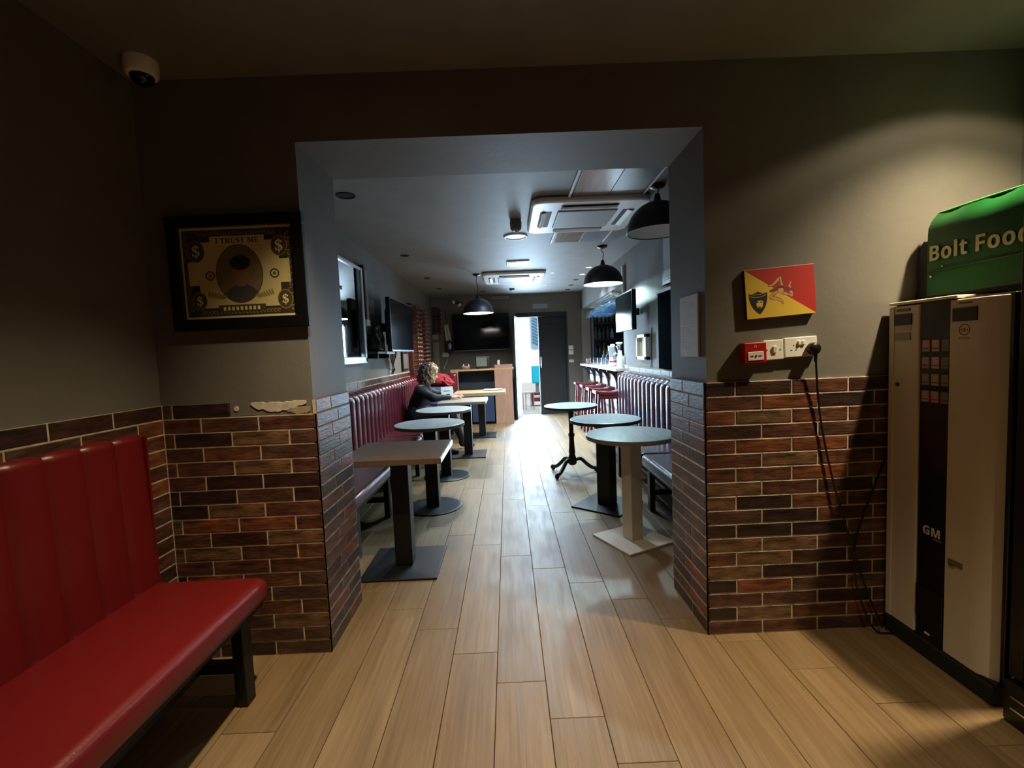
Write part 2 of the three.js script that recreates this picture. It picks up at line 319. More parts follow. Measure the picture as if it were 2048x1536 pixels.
// local z is turned by ry; for the left benches (ry = 0) local z = world z
bench({ name: 'red_bench', label: 'bright red leather bench against the brick wall under the banknote picture', pos: [XL + 0.013, 0, -1.85], ry: 0, len: 2.5, top: 1.08, seat: 0.47, thick: 0.1, front: 0.52, backX: 0.085, pitch: 0.131, bulge: 0.016, roll: 0.03, lean: 0.03, cushions: 1, mat: redLeather, backMat: redLeather, legs: [0.1, 1.25, 2.35] });
bench({ name: 'channelled_bench', label: 'long wine red bench with channelled back along the mirror wall', pos: [XL + 0.013, 0, -7.62], ry: 0, len: 5.08, top: 1.03, seat: 0.47, thick: 0.1, front: 0.55, backX: 0.13, pitch: 0.14, bulge: 0.034, roll: 0.09, cushions: 4, mat: wineLeather, backMat: wineLeather, legs: [0.2, 1.3, 2.5, 3.8, 4.6] });
bench({ name: 'dark_channelled_bench', label: 'dark plum bench with channelled back on the wall under the small television', pos: [XR - 0.013, 0, -2.55], ry: PI, len: 3.5, top: 1.03, seat: 0.47, thick: 0.1, front: 0.5, backX: 0.13, pitch: 0.15, bulge: 0.036, roll: 0.09, cushions: 3, mat: plumLeather, backMat: plumLeather, legs: [0.35, 1.15, 2.2, 3.3] });
bench({ name: 'corner_bench', label: 'short red bench in the far corner in front of the wooden counter', pos: [-0.9, 0, -8.12], ry: -PI / 2, len: 0.62, top: 1.03, seat: 0.47, thick: 0.1, front: 0.45, backX: 0.1, pitch: 0.155, bulge: 0.03, roll: 0.06, cushions: 1, mat: wineLeather, backMat: wineLeather, legs: [0.1, 0.52] });

// ───────── tables ─────────
function roundTop(t, r, y, topMat, edgeMat) {
  const th = 0.03; const g = metricUV(lathe([[0, th], [r - 0.004, th], [r, th - 0.003]], 56), 1.4); P('table_top', g, topMat, t, [0, y - th, 0]);
  P('edge_band', lathe([[r, th - 0.003], [r + 0.0008, th - 0.005], [r + 0.0008, 0.004], [r - 0.003, 0], [0, 0]], 56), edgeMat, t, [0, y - th, 0]);
}
function roundTable(label, x, z, r, y, topMat, edgeMat, base) { const t = thing('round_table', label, 'table', [x, 0, z]); roundTop(t, r, y, topMat, edgeMat); base(t, y - 0.03); return t; }
const plateBase = (s, turn, cw, mat, dx = 0, dz = 0) => (t, y) => {
  P('base_plate', bx(s, 0.014, s, 0.003), mat, t, [dx, 0.007, dz], [0, turn, 0]);
  P('column', bx(cw, y - 0.026, cw, 0.006, 2), mat, t, [dx, 0.014 + (y - 0.026) / 2, dz], [0, turn, 0]);
  P('mounting_plate', bx(cw * 2.4, 0.012, cw * 2.4, 0.002), mat, t, [dx, y - 0.006, dz], [0, turn, 0]);
};
const discBase = (r, cw, mat) => (t, y) => {
  P('base_plate', lathe([[0, 0.016], [r - 0.03, 0.014], [r - 0.004, 0.010], [r, 0.006], [r, 0], [0, 0]], 48), mat, t);
  P('column', bx(cw, y - 0.026, cw, 0.006, 2), mat, t, [0, 0.014 + (y - 0.026) / 2, 0]);
  P('mounting_plate', bx(0.22, 0.012, 0.22, 0.002), mat, t, [0, y - 0.006, 0]);
};
roundTable('pale round table with beige square column beside the right brick pier', 0.825, -3.14, 0.305, 0.752, greyTop, edgeBeige, plateBase(0.4, 0.46, 0.1, beigePaint));
roundTable('round grey table with black square column and square plate near the dark bench', 0.806, -3.88, 0.295, 0.752, greyTop, M('#4a4744', 0.5), plateBase(0.45, -0.69, 0.125, blackMetal));
roundTable('round grey table on an ornate cast iron foot', 0.655, -4.93, 0.285, 0.752, greyTop, M('#4a4744', 0.5), (t, y) => {
  P('column', lathe([[0, y], [0.09, y], [0.09, y - 0.012], [0.028, y - 0.02], [0.024, y - 0.2], [0.024, 0.45], [0.034, 0.44], [0.034, 0.42], [0.026, 0.4], [0.03, 0.3], [0.036, 0.24], [0.03, 0.22], [0.045, 0.17], [0.05, 0.12], [0.03, 0.1], [0, 0.1]], 24), castIron, t);
  for (const a of [0.15, 2.35, 3.95]) {
    const l = P('claw_foot', tube([[0.03, 0.15, 0], [0.09, 0.16, 0], [0.16, 0.1, 0], [0.22, 0.055, 0], [0.265, 0.045, 0]], 0.02, 20, 8), castIron, t, null, [0, a, 0]);
    P('scroll', new THREE.TorusGeometry(0.022, 0.011, 8, 16), castIron, l, [0.275, 0.033, 0]);
    P('ball', new THREE.SphereGeometry(0.02, 12, 10), castIron, l, [0.275, 0.02, 0]);
  }
});
roundTable('light round table with black column and round plate before the channelled bench', -0.712, -4.03, 0.305, 0.752, greyTop, M('#6e6259', 0.5), discBase(0.25, 0.11, blackMetal));
roundTable('light round table with round plate next to the seated woman', -0.73, -5.06, 0.305, 0.752, greyTop, M('#6e6259', 0.5), discBase(0.255, 0.11, blackMetal));
function rectTable(label, cx, cz, w, d, y, mat, edge, th, base) {
  const t = thing('rectangular_table', label, 'table', [cx, 0, cz]);
  P('table_top', metricUV(bx(w, th, d, 0.003), 1.2), mat, t, [0, y - th / 2, 0]);
  if (edge) P('metal_edge', bx(0.004, th - 0.004, d - 0.01, 0.0015), edge, t, [w / 2 + 0.002, y - th / 2, 0], null, 'bright metal edge strip');
  base(t, y - th); return t;
}
rectTable('brown wooden square table with black plate foot beside the left brick pier', -0.715, -2.915, 0.6, 0.575, 0.752, brownTop, chrome, 0.036, plateBase(0.47, 0, 0.11, blackMetal, 0.0, 0.0));
rectTable('pale wooden table in front of the seated woman', -0.6, -6.0, 0.6, 0.61, 0.752, M('#a89a8c', 0.4, { map: woodMap }), chrome, 0.034, plateBase(0.47, 0, 0.11, blackMetal, 0.03, -0.1));
const pineT = rectTable('thick pine topped table before the wooden counter', -0.46, -7.3, 0.8, 0.62, 0.752, pine, null, 0.05, plateBase(0.46, 0, 0.11, blackMetal, 0, -0.2));
{
  const m = thing('folded_menu', 'dark folded menu lying on the pine table', 'menu', [-0.26, 0.752, -7.42], 0.05);
  P('cover', bx(0.3, 0.012, 0.22, 0.003), M('#3a3238', 0.5), m, [0, 0.006, 0]); P('pages', bx(0.29, 0.006, 0.21, 0.001), white, m, [0, 0.015, 0]);
}

// ───────── wooden counter at the end of the room ─────────
{
  const c = thing('wooden_counter', 'wooden counter with pink timber end panel below the large television', 'counter', [0, 0, -8.7]);
  P('counter_top', metricUV(bx(1.2, 0.035, 0.42, 0.004)), pine, c, [-0.5, 1.045, -0.2]);
  P('end_panel', metricUV(bx(0.34, 1.028, 0.03, 0.004)), pinkWood, c, [-0.095, 0.514, -0.005]);
  P('side_panel', metricUV(bx(0.03, 1.028, 0.37, 0.004)), pinkWood, c, [0.06, 0.514, -0.21]);
  P('end_post', metricUV(bx(0.135, 1.028, 0.05, 0.004)), pine, c, [-1.02, 0.514, -0.02]);
  P('back_panel', bx(0.9, 1.0, 0.02, 0.003), M('#232a38', 0.5), c, [-0.56, 0.52, -0.38]);
  P('shelf', bx(0.68, 0.025, 0.34, 0.003), M('#2a3040', 0.5), c, [-0.61, 0.6, -0.2]);
  for (let i = 0; i < 3; i++) P('door_panel', bx(0.2, 0.52, 0.015, 0.003), M('#28364e', 0.4), c, [-0.84 + i * 0.225, 0.31, -0.03]);
}
{
  const rb = thing('timber_riser', 'low pink timber box on the end of the wooden counter', 'box', [-0.09, 1.0625, -8.9]);
  P('box_body', metricUV(bx(0.34, 0.05, 0.35, 0.004)), pinkWood, rb, [0, 0.025, 0]); P('box_lid', metricUV(bx(0.345, 0.011, 0.355, 0.003)), pinkWood, rb, [0, 0.0555, 0]);
  const t = thing('old_television', 'small boxy old television on the wooden counter', 'television', [-0.48, 1.0625, -8.85], 0.05);
  P('case', bx(0.28, 0.23, 0.24, 0.015, 2), blackPlastic, t, [0, 0.125, 0]);
  P('screen', bx(0.2, 0.17, 0.012, 0.02, 2), M('#6f7672', 0.15), t, [-0.025, 0.128, 0.121]);
  for (let i = 0; i < 2; i++) P('knob', cyl(0.012, 0.012, 0.014, 12), chrome, t, [0.108, 0.17 - i * 0.05, 0.125], [PI / 2, 0, 0]);
  for (const x of [-0.1, 0.1]) P('foot', bx(0.03, 0.011, 0.16, 0.003), blackPlastic, t, [x, 0.0055, 0]);
}
{
  const t = thing('cutlery_tray', 'cream tray with bottles on the wooden counter', 'tray', [-0.8, 1.0625, -8.8]);
  P('tray_body', lathe([[0.0, 0.004], [0.085, 0.004], [0.1, 0.055], [0.12, 0.06], [0.12, 0.066], [0.105, 0.066], [0.09, 0.0], [0, 0]], 4), M('#ddd2bf', 0.5), t, [0, 0, 0], [0, PI / 4, 0]);
  const b = (x, z, h, m) => { P('shaker', lathe([[0, h], [0.008, h], [0.008, h - 0.02], [0.016, h - 0.035], [0.016, 0.005], [0, 0.005]], 12), m, t, [x, 0, z]); };
  b(-0.05, 0, 0.1, M('#d8d3c8', 0.3)); b(0, 0.02, 0.11, blackPlastic); b(0.02, -0.03, 0.12, M('#40352a', 0.3)); b(0.05, 0, 0.1, M('#d8d3c8', 0.3));
  const j = thing('glass_jar', 'white jar on the pink end of the counter', 'jar', [-0.18, 1.1235, -8.82]);
  P('jar_body', lathe([[0, 0.09], [0.02, 0.088], [0.025, 0.07], [0.025, 0.004], [0, 0.0]], 16), white, j); P('lid', cyl(0.022, 0.022, 0.015, 16), chrome, j, [0, 0.096, 0]);
}

// ───────── jackets on the corner bench ─────────
function cushionGeo(w, h, d, amp, s) { // soft crumpled lump
  const g = new THREE.SphereGeometry(1, 40, 28), p = g.attributes.position;
  for (let i = 0; i < p.count; i++) {
    let x = p.getX(i), y = p.getY(i), z = p.getZ(i); const e = v => Math.sign(v) * Math.pow(Math.abs(v), 0.62); const k = 1 + amp * (noise.noise(x * 2.2 + s, y * 3.1, z * 2.2) + 0.5 * noise.noise(x * 5 + s, y * 7, z * 5));
    p.setXYZ(i, e(x) * w / 2 * k, e(y) * h / 2 * k, e(z) * d / 2 * k);
  }
  g.computeVertexNormals(); return g;
}
{
  const r = thing('red_jacket', 'crumpled red padded jacket lying over the corner bench', 'jacket', [-1.24, 0.47, -7.83]);
  P('jacket_body', cushionGeo(0.46, 0.2, 0.3, 0.16, 3), M('#8e2630', 0.7), r, [0, 0.48, 0], [0, 0, -0.08]);
  P('sleeve', cushionGeo(0.2, 0.13, 0.2, 0.2, 9), M('#8e2630', 0.7), r, [0.22, 0.42, 0.06], [0, 0, -0.7]);
  const d = thing('denim_jacket', 'folded blue denim jacket under the red jacket', 'jacket', [-1.2, 0.47, -7.82]);
  P('jacket_body', cushionGeo(0.5, 0.2, 0.3, 0.12, 21), M('#33425f', 0.8), d, [0.02, 0.25, 0.02], [0, 0, -0.12]);
  P('hem', cushionGeo(0.48, 0.2, 0.36, 0.1, 33), M('#33425f', 0.8), d, [0.0, 0.1, 0]);
}

// ───────── bar ─────────
{
  const pat = canvas(256, 256, (g, w, h) => { g.fillStyle = '#e9ebe4'; g.fillRect(0, 0, w, h); g.fillStyle = '#2b2f3a'; const n = 4, s = w / n; for (let i = 0; i < n; i++) for (let j = 0; j < n; j++) { g.beginPath(); g.moveTo(i * s, j * s + s * 0.5); g.lineTo(i * s + s * 0.5, j * s + s * 0.12); g.lineTo(i * s + s, j * s + s * 0.5); g.lineTo(i * s + s * 0.5, j * s + s * 0.55); g.fill(); } });
  pat.wrapS = pat.wrapT = THREE.RepeatWrapping; pat.repeat.set(1.6, 1.6);
  const b = thing('bar_counter', 'bar counter with white top and patterned front behind the red stools', 'bar', [0, 0, 0]);
  P('front_base', ab(1.64, 1.74, 0, 1.03, -9.24, -6.22), M('#3a2230', 0.6), b);
  for (let i = 0; i < 5; i++) {
    const z0 = -9.24 + i * 0.6; P('patterned_panel', ab(1.632, 1.64, 0.12, 1.0, z0 + 0.03, z0 + 0.57, 0.002), M('#ffffff', 0.35, { map: pat }), b, null, null, 'black and white diamond patterned panel');
    const s = new THREE.Shape(); s.moveTo(0, 0); s.lineTo(0.17, 0); s.lineTo(0.17, -0.03); s.quadraticCurveTo(0.03, -0.06, 0.03, -0.28); s.lineTo(0, -0.3); s.closePath();
    P('bracket', new THREE.ExtrudeGeometry(s, { depth: 0.04, bevelEnabled: false }), M('#2b2733', 0.5), b, [1.632, 1.03, z0 + 0.03], [0, PI, 0]);
  }
  P('bar_top', ab(1.45, 1.98, 1.03, 1.07, -9.24, -6.22, 0.005), M('#cdb9b4', 0.3), b, null, null, 'glossy pale bar top');
  const k = thing('back_bar_shelf', 'dark back bar shelving in the recess behind the bar', 'shelf', [0, 0, 0]);
  P('back_panel', ab(1.76, 2.8, 0.0, 2.15, -9.595, -9.575), M('#12161e', 0.5), k);
  P('side_panel', ab(1.74, 1.76, 0, 2.15, -9.595, -9.27, 0.003), M('#171c26', 0.5), k);
  for (const y of [0.9, 1.22, 1.55, 1.86, 2.13]) P('shelf_board', ab(1.76, 2.8, y - 0.02, y, -9.575, -9.27, 0.002), M('#1b2230', 0.4), k);
  const bot = (r, h, m, y) => lathe([[0, h], [r * 0.36, h], [r * 0.38, h * 0.72], [r, h * 0.6], [r, 0.004], [r - 0.004, 0], [0, 0]], 14);
  const cols = ['#5f6a70', '#2e4638', '#6a4a2a', '#8d949a', '#3b4a5c', '#71603c'];
  let n = 0;
  for (const y of [1.22, 1.55, 1.86]) for (let i = 0; i < 5; i++) { const w = ['lower', 'middle', 'upper'][[1.22, 1.55, 1.86].indexOf(y)]; one('spirit_bottle', `${['grey', 'green', 'brown', 'silver', 'blue', 'gold'][n % 6]} spirit bottle on the ${w} shelf of the dark back bar`, 'bottle', bot(0.036 + 0.004 * (n % 2), 0.2 + 0.02 * (n % 3)), M(cols[n++ % 6], 0.12), [1.8 + i * 0.085, y, -9.38], null, `bottles on the ${w} back bar shelf`); }
  one('picture_card', 'small tan card picture on the wall behind the bar', 'picture', bx(0.012, 0.2, 0.26, 0.003), M('#b89a78', 0.6), [2.828, 1.62, -9.0]);
}
// glasses hanging under the bar soffit
{
  const rk = thing('glass_rack', 'metal rail rack for stem glasses under the bar ceiling', 'rack', [0, 0, 0]);
  for (let i = 0; i < 6; i++) P('rail', ab(1.5 + i * 0.09, 1.512 + i * 0.09, 2.125, 2.137, -8.9, -6.6, 0.002), chrome, rk);
  for (const z of [-8.85, -7.75, -6.65]) { P('cross_bar', ab(1.49, 1.97, 2.137, 2.149, z - 0.008, z + 0.008, 0.002), chrome, rk); for (const x of [1.6, 1.94]) P('hanger', ab(x - 0.005, x + 0.005, 2.145, x < 1.78 ? 2.192 : 2.282, z - 0.005, z + 0.005), chrome, rk); }
  const gg = lathe([[0.034, 0.128], [0.034, 0.126], [0.006, 0.12], [0.004, 0.06], [0.012, 0.045], [0.038, 0.01], [0.036, -0.06], [0.033, -0.062], [0.035, 0.006], [0.01, 0.042], [0, 0.044]], 18);
  for (let c = 0; c < 5; c++) for (let i = 0; i < 14; i++) one('stem_glass', 'clear stem glass hanging upside down from the rack over the bar', 'glass', gg, glassClear, [1.551 + c * 0.09, 2.0, -6.75 - i * 0.155], null, 'stem glasses hanging over the bar');
}
// things on the bar
{
  const Y = 1.07;
  const tap = thing('beer_tap', 'chrome beer tap column on the near end of the bar', 'tap', [1.6, Y, -6.58]);
  P('tap_column', lathe([[0, 0.32], [0.03, 0.32], [0.035, 0.3], [0.022, 0.27], [0.025, 0.04], [0.045, 0.01], [0.045, 0], [0, 0]], 20), chrome, tap);
  P('tap_cap', lathe([[0, 0.36], [0.045, 0.355], [0.05, 0.34], [0.02, 0.32], [0, 0.32]], 20), white, tap);
  P('spout', tube([[0, 0.2, 0], [-0.06, 0.2, 0], [-0.09, 0.17, 0], [-0.09, 0.12, 0]], 0.01), chrome, tap); P('handle', cyl(0.01, 0.016, 0.1, 10), blackPlastic, tap, [-0.05, 0.26, 0], [0, 0, 0.3]);
  const bl = thing('blender', 'blender with clear jug on the bar', 'blender', [1.6, Y, -7.0]);
  P('motor_base', lathe([[0, 0.14], [0.06, 0.14], [0.085, 0.02], [0.085, 0], [0, 0]], 4), M('#b4b2ae', 0.35), bl, null, [0, PI / 4, 0]);
  P('jug', lathe([[0.05, 0.14], [0.055, 0.16], [0.07, 0.3], [0.067, 0.3], [0.052, 0.165], [0.046, 0.142]], 20), M('#8a98a0', 0.15), bl); P('lid', lathe([[0, 0.34], [0.03, 0.335], [0.035, 0.31], [0.072, 0.305], [0.07, 0.295], [0, 0.295]], 20), M('#d8d6d0', 0.5), bl);
  P('jug_handle', new THREE.TorusGeometry(0.05, 0.009, 8, 16, PI), M('#6a747a', 0.3), bl, [0.065, 0.225, 0], [0, 0, -PI / 2]); P('stripe', lathe([[0.071, 0.09], [0.0745, 0.09], [0.0785, 0.065], [0.075, 0.065]], 4), M('#8a2c2c', 0.4), bl, null, [0, PI / 4, 0]);
  const bg = lathe([[0, 0.24], [0.013, 0.24], [0.014, 0.19], [0.034, 0.15], [0.034, 0.004], [0, 0]], 16);
  for (let i = 0; i < 5; i++) one('white_bottle', 'white squeeze bottle at the near end of the bar', 'bottle', bg, M('#e8ebe6', 0.3), [1.55 + 0.09 * (i % 3), Y, -6.29 - 0.1 * (i > 2)], null, 'white bottles on the bar end');
  const tg = lathe([[0.036, 0.13], [0.03, 0.004], [0, 0], [0, 0.008], [0.027, 0.01], [0.033, 0.13]], 18);
  for (let i = 0; i < 7; i++) one('tumbler', 'clear tumbler standing on the bar top', 'glass', tg, glassClear, [1.53 + 0.1 * (i % 2), Y, -7.35 - i * 0.17], null, 'tumblers on the bar top');
  for (let i = 0; i < 3; i++) one('dark_bottle', 'dark bottle standing on the far part of the bar', 'bottle', bg, M(['#1d2230', '#2a1c18', '#202a28'][i], 0.15), [1.72, Y, -7.6 - i * 0.3], null, 'dark bottles on the bar');
  one('pink_cup', 'pink cup at the far end of the bar', 'cup', lathe([[0.038, 0.1], [0.032, 0.004], [0, 0], [0, 0.01], [0.03, 0.012], [0.035, 0.1]], 18), M('#b57f7c', 0.5), [1.53, Y, -8.75]);
  const it = thing('icing_tray', 'pale box caddy on the bar beside the tumblers', 'caddy', [1.75, Y, -7.3]); P('box', bx(0.14, 0.09, 0.2, 0.01), M('#b08f84', 0.5), it, [0, 0.045, 0]); P('lid', bx(0.15, 0.02, 0.21, 0.006), M('#cfc8c2', 0.5), it, [0, 0.1, 0]);
}
// stools
{
  const stoolMat = M('#632529', 0.25, { map: woodMap });
  function stool(label, x, z) {
    const t = thing('bar_stool', label, 'stool', [x, 0, z], 0, 'red stools along the bar');
    const g = new THREE.BoxGeometry(0.4, 0.045, 0.24, 16, 2, 6), p = g.attributes.position;
    for (let i = 0; i < p.count; i++) { const u = p.getX(i) / 0.2, e = Math.abs(p.getZ(i)) > 0.1 || Math.abs(p.getX(i)) > 0.18; p.setY(i, p.getY(i) + 0.028 * u * u - (e && p.getY(i) > 0 ? 0.006 : 0)); }
    g.computeVertexNormals(); P('seat', metricUV(g), stoolMat, t, [0, 0.725, 0]);
    const legs = [[-1, -1], [1, -1], [-1, 1], [1, 1]];
    const bar = (a, b, r, nm) => { const A = new THREE.Vector3(...a), B = new THREE.Vector3(...b), d = B.clone().sub(A), m = P(nm, bx(r, d.length(), r, 0.005), stoolMat, t, A.clone().add(B).multiplyScalar(0.5).toArray()); m.quaternion.setFromUnitVectors(new THREE.Vector3(0, 1, 0), d.normalize()); return m; };
    for (const [a, b] of legs) bar([a * 0.19, 0.012, b * 0.15], [a * 0.145, 0.72, b * 0.085], 0.034, 'leg');
    for (const s of [-1, 1]) { bar([-0.172, 0.26, s * 0.128], [0.172, 0.26, s * 0.128], 0.024, 'stretcher'); bar([s * 0.176, 0.2, -0.132], [s * 0.176, 0.2, 0.132], 0.024, 'stretcher'); bar([-0.155, 0.67, s * 0.092], [0.155, 0.67, s * 0.092], 0.04, 'apron'); }
    return t;
  }
  const L = ['red wooden saddle stool at the near end of the bar', 'second red saddle stool from the near end of the bar', 'third red saddle stool from the near end of the bar', 'red wooden saddle stool nearest the street door'];
  [-6.4, -6.95, -7.55, -8.25].forEach((z, i) => stool(L[i], 1.385, z));
}

// ───────── things on the left wall of the back room ─────────
{
  const m = thing('wall_mirror', 'large mirror in a pale frame on the wall above the channelled bench', 'mirror', [XL, 0, 0]);
  P('mirror_glass', ab(0.02, 0.026, 1.36, 2.27, -4.78, -3.5), mirror, m);
  P('backing', ab(0, 0.02, 1.3, 2.3, -4.93, -3.42), blackMatte, m);
  const fr = M('#cfd8de', 0.25);
  P('frame_rail', ab(0.0, 0.05, 1.29, 1.365, -4.96, -3.4, 0.01), fr, m); P('frame_rail', ab(0.0, 0.045, 2.268, 2.3, -4.96, -3.4, 0.006), fr, m);
  P('frame_stile', ab(0.0, 0.05, 1.3, 2.3, -4.96, -4.9, 0.008), fr, m); P('frame_stile', ab(0.0, 0.05, 1.3, 2.3, -3.44, -3.4, 0.008), fr, m);
  P('inner_bead', ab(0.02, 0.04, 1.36, 2.27, -4.9, -4.78, 0.004), blackPlastic, m);
  const pf = thing('narrow_picture', 'narrow dark framed picture beside the mirror', 'picture', [XL, 0, 0]);
  P('frame', ab(0, 0.06, 1.7, 2.34, -5.08, -4.97, 0.006), M('#241c20', 0.4), pf); P('print', ab(0.058, 0.063, 1.75, 2.29, -5.06, -4.99), M('#8f8a86', 0.6), pf);
  P('mat_corner', ab(0.0, 0.066, 1.695, 1.76, -5.085, -4.965, 0.004), M('#bfb8ac', 0.6), pf);
  const pg = thing('grey_poster', 'pale grey poster on the wall above the small shelf', 'poster', [XL, 0, 0]);
  P('sheet', ab(0, 0.006, 1.62, 2.2, -5.5, -5.15), M('#8d9096', 0.7, { map: plasterMap }), pg); P('print_block', ab(0.005, 0.008, 1.85, 2.02, -5.47, -5.18), M('#a9adb4', 0.7), pg);
  const sh = thing('small_shelf', 'small dark wall shelf left of the big side television', 'shelf', [XL, 0, 0]);
  P('shelf_board', ab(0, 0.16, 1.39, 1.415, -5.68, -4.97, 0.004), M('#1d1a1e', 0.5), sh); P('bracket', ab(0, 0.12, 1.34, 1.392, -5.12, -5.1, 0.003), blackMetal, sh); P('bracket', ab(0, 0.12, 1.34, 1.392, -5.6, -5.58, 0.003), blackMetal, sh);
  P('white_nosing', ab(0.158, 0.168, 1.385, 1.418, -5.68, -5.3, 0.003), white, sh);
  const st = thing('dark_statuette', 'dark seated statuette on the small wall shelf', 'statuette', [XL + 0.085, 1.415, -5.175]);
  P('figure_body', lathe([[0, 0.3], [0.03, 0.29], [0.045, 0.25], [0.04, 0.21], [0.03, 0.19], [0.06, 0.16], [0.075, 0.1], [0.085, 0.04], [0.075, 0], [0, 0]], 20), M('#1a1714', 0.3), st);
  P('figure_head', new THREE.SphereGeometry(0.038, 16, 12), M('#1a1714', 0.3), st, [0, 0.245, 0.005]); P('topknot', new THREE.SphereGeometry(0.016, 12, 8), M('#1a1714', 0.3), st, [0, 0.305, 0]);
  for (const z of [-0.05, 0.05]) P('arm', tube([[0.01, 0.18, z], [0.05, 0.12, z * 1.3], [0.06, 0.06, z * 0.6]], 0.016, 12, 8), M('#1a1714', 0.3), st);
  const bg = lathe([[0, 0.3], [0.012, 0.3], [0.013, 0.22], [0.032, 0.17], [0.034, 0.004], [0, 0]], 16);
  one('shelf_bottle', 'tall clear silver bottle on the small wall shelf', 'bottle', bg, M('#c9d0d4', 0.2), [XL + 0.09, 1.415, -5.31]);
  one('amber_bottle', 'slim brown bottle on the small wall shelf', 'bottle', bg, M('#7a6a58', 0.25), [XL + 0.09, 1.415, -5.41]);
}
function television(name, label, w, h, pos, ry, tilt = 0) {
  const t = thing(name, label, 'television', pos, ry);
  P('casing', bx(w, h, 0.05, 0.008), blackPlastic, t, [0, 0, 0]); P('screen', bx(w - 0.03, h - 0.035, 0.006, 0.002), screenBlack, t, [0, 0.004, 0.024]);
  P('lower_trim', bx(w - 0.02, 0.012, 0.006, 0.002), M('#8d949b', 0.3), t, [0, -h / 2 + 0.008, 0.026]);
  P('wall_mount', bx(0.3, 0.25, 0.06, 0.004), blackMetal, t, [0, 0, -0.05]);
  return t;
}
{
  const t = television('wall_television', 'large black television on a swing arm above the channelled bench', 1.08, 0.61, [XL + 0.25, 1.715, -5.71], PI / 2 - 0.02);
  P('swing_arm', bx(0.06, 0.1, 0.17, 0.004), blackMetal, t, [0, 0, -0.16]);
  P('back_housing', bx(0.78, 0.42, 0.07, 0.02), blackPlastic, t, [0, -0.02, -0.05]);
  const c = thing('television_cables', 'black cables hanging from the side television to the socket', 'cable', [XL, 0, 0]);
  for (let i = 0; i < 4; i++) P('cable', tube([[0.17, 1.5, -5.75 - i * 0.02], [0.06 + 0.02 * i, 1.36, -5.9], [0.05, 1.25 + 0.02 * i, -6.0 - 0.04 * i], [0.04, 1.17, -6.15 + 0.05 * i], [0.022, 1.13, -6.07 - 0.02 * i]], 0.008, 24, 6), blackPlastic, c);
  const s = thing('wall_socket', 'white double socket below the side television', 'socket', [XL, 1.13, -6.07]);
  P('face_plate', bx(0.012, 0.09, 0.15, 0.003), white, s, [0.006, 0, 0]); for (const z of [-0.035, 0.035]) P('rocker', bx(0.006, 0.03, 0.016, 0.002), white, s, [0.014, 0.02, z]);
  const pf = thing('framed_print', 'small dark picture frame under the side television', 'picture', [XL, 0, 0]); P('frame', ab(0, 0.03, 1.14, 1.42, -7.05, -6.7, 0.004), blackPlastic, pf); P('print', ab(0.028, 0.032, 1.17, 1.39, -7.02, -6.73), M('#5d5450', 0.6), pf);
}
{ // timber bottle racks
  const peg = lathe([[0, 0.12], [0.016, 0.12], [0.022, 0.105], [0.014, 0.09], [0.012, 0], [0, 0]], 10); const pegM = M('#6f544b', 0.35);
  for (const [z0, z1, lab] of [[-7.75, -7.22, 'timber bottle rack with rows of pegs next to the side television'], [-8.48, -7.97, 'timber bottle rack with rows of pegs nearer the end wall']]) {
    const r = thing('bottle_rack', lab, 'rack', [XL + 0.0135, 0, 0], 0, 'bottle racks on the left wall');
    P('rack_board', ab(0, 0.03, 1.06, 2.18, z0, z1, 0.004), redWood, r); for (const z of [z0 + 0.02, z1 - 0.02]) P('rack_stile', ab(0.02, 0.06, 1.06, 2.18, z - 0.02, z + 0.02, 0.004), redWood, r);
    for (let i = 0; i < 15; i++) for (let j = 0; j < 3; j++) P('peg', peg, pegM, r, [0.028, 1.12 + i * 0.07, z0 + 0.11 + j * (z1 - z0 - 0.22) / 2], [0, 0, -PI / 2 + 0.25]);
  }
  const w = thing('timber_cladding', 'red brown slatted timber cladding in the far left corner', 'cladding', [0, 0, 0]);
  for (let i = 0; i < 9; i++) P('slat', ab(-1.53, -1.41, 1.8 + i * 0.06, 1.855 + i * 0.06, ZE, ZE + 0.03, 0.003), redWood, w);
  const pl = thing('corner_post', 'beige boxed post in the far left corner', 'post', [0, 0, 0]); P('post', ab(-1.545, -1.42, 0, 1.78, ZE, ZE + 0.1, 0.004), M('#a39480', 0.6), pl); P('band', ab(-1.547, -1.415, 1.62, 1.68, ZE, ZE + 0.105, 0.004), M('#8a4a3c', 0.6), pl);
  const hk = thing('coat_hooks', 'column of metal coat hooks on the end wall', 'hooks', [0, 0, 0]); P('hook_rail', ab(-1.4, -1.36, 1.75, 2.32, ZE, ZE + 0.015, 0.003), redWood, hk);
  for (let i = 0; i < 6; i++) P('hook', tube([[-1.38, 2.28 - i * 0.095, ZE + 0.01], [-1.38, 2.25 - i * 0.095, ZE + 0.06], [-1.36, 2.22 - i * 0.095, ZE + 0.08], [-1.34, 2.25 - i * 0.095, ZE + 0.08]], 0.008, 12, 6), M('#b09a8a', 0.35, { metalness: 0.6 }), hk);
}
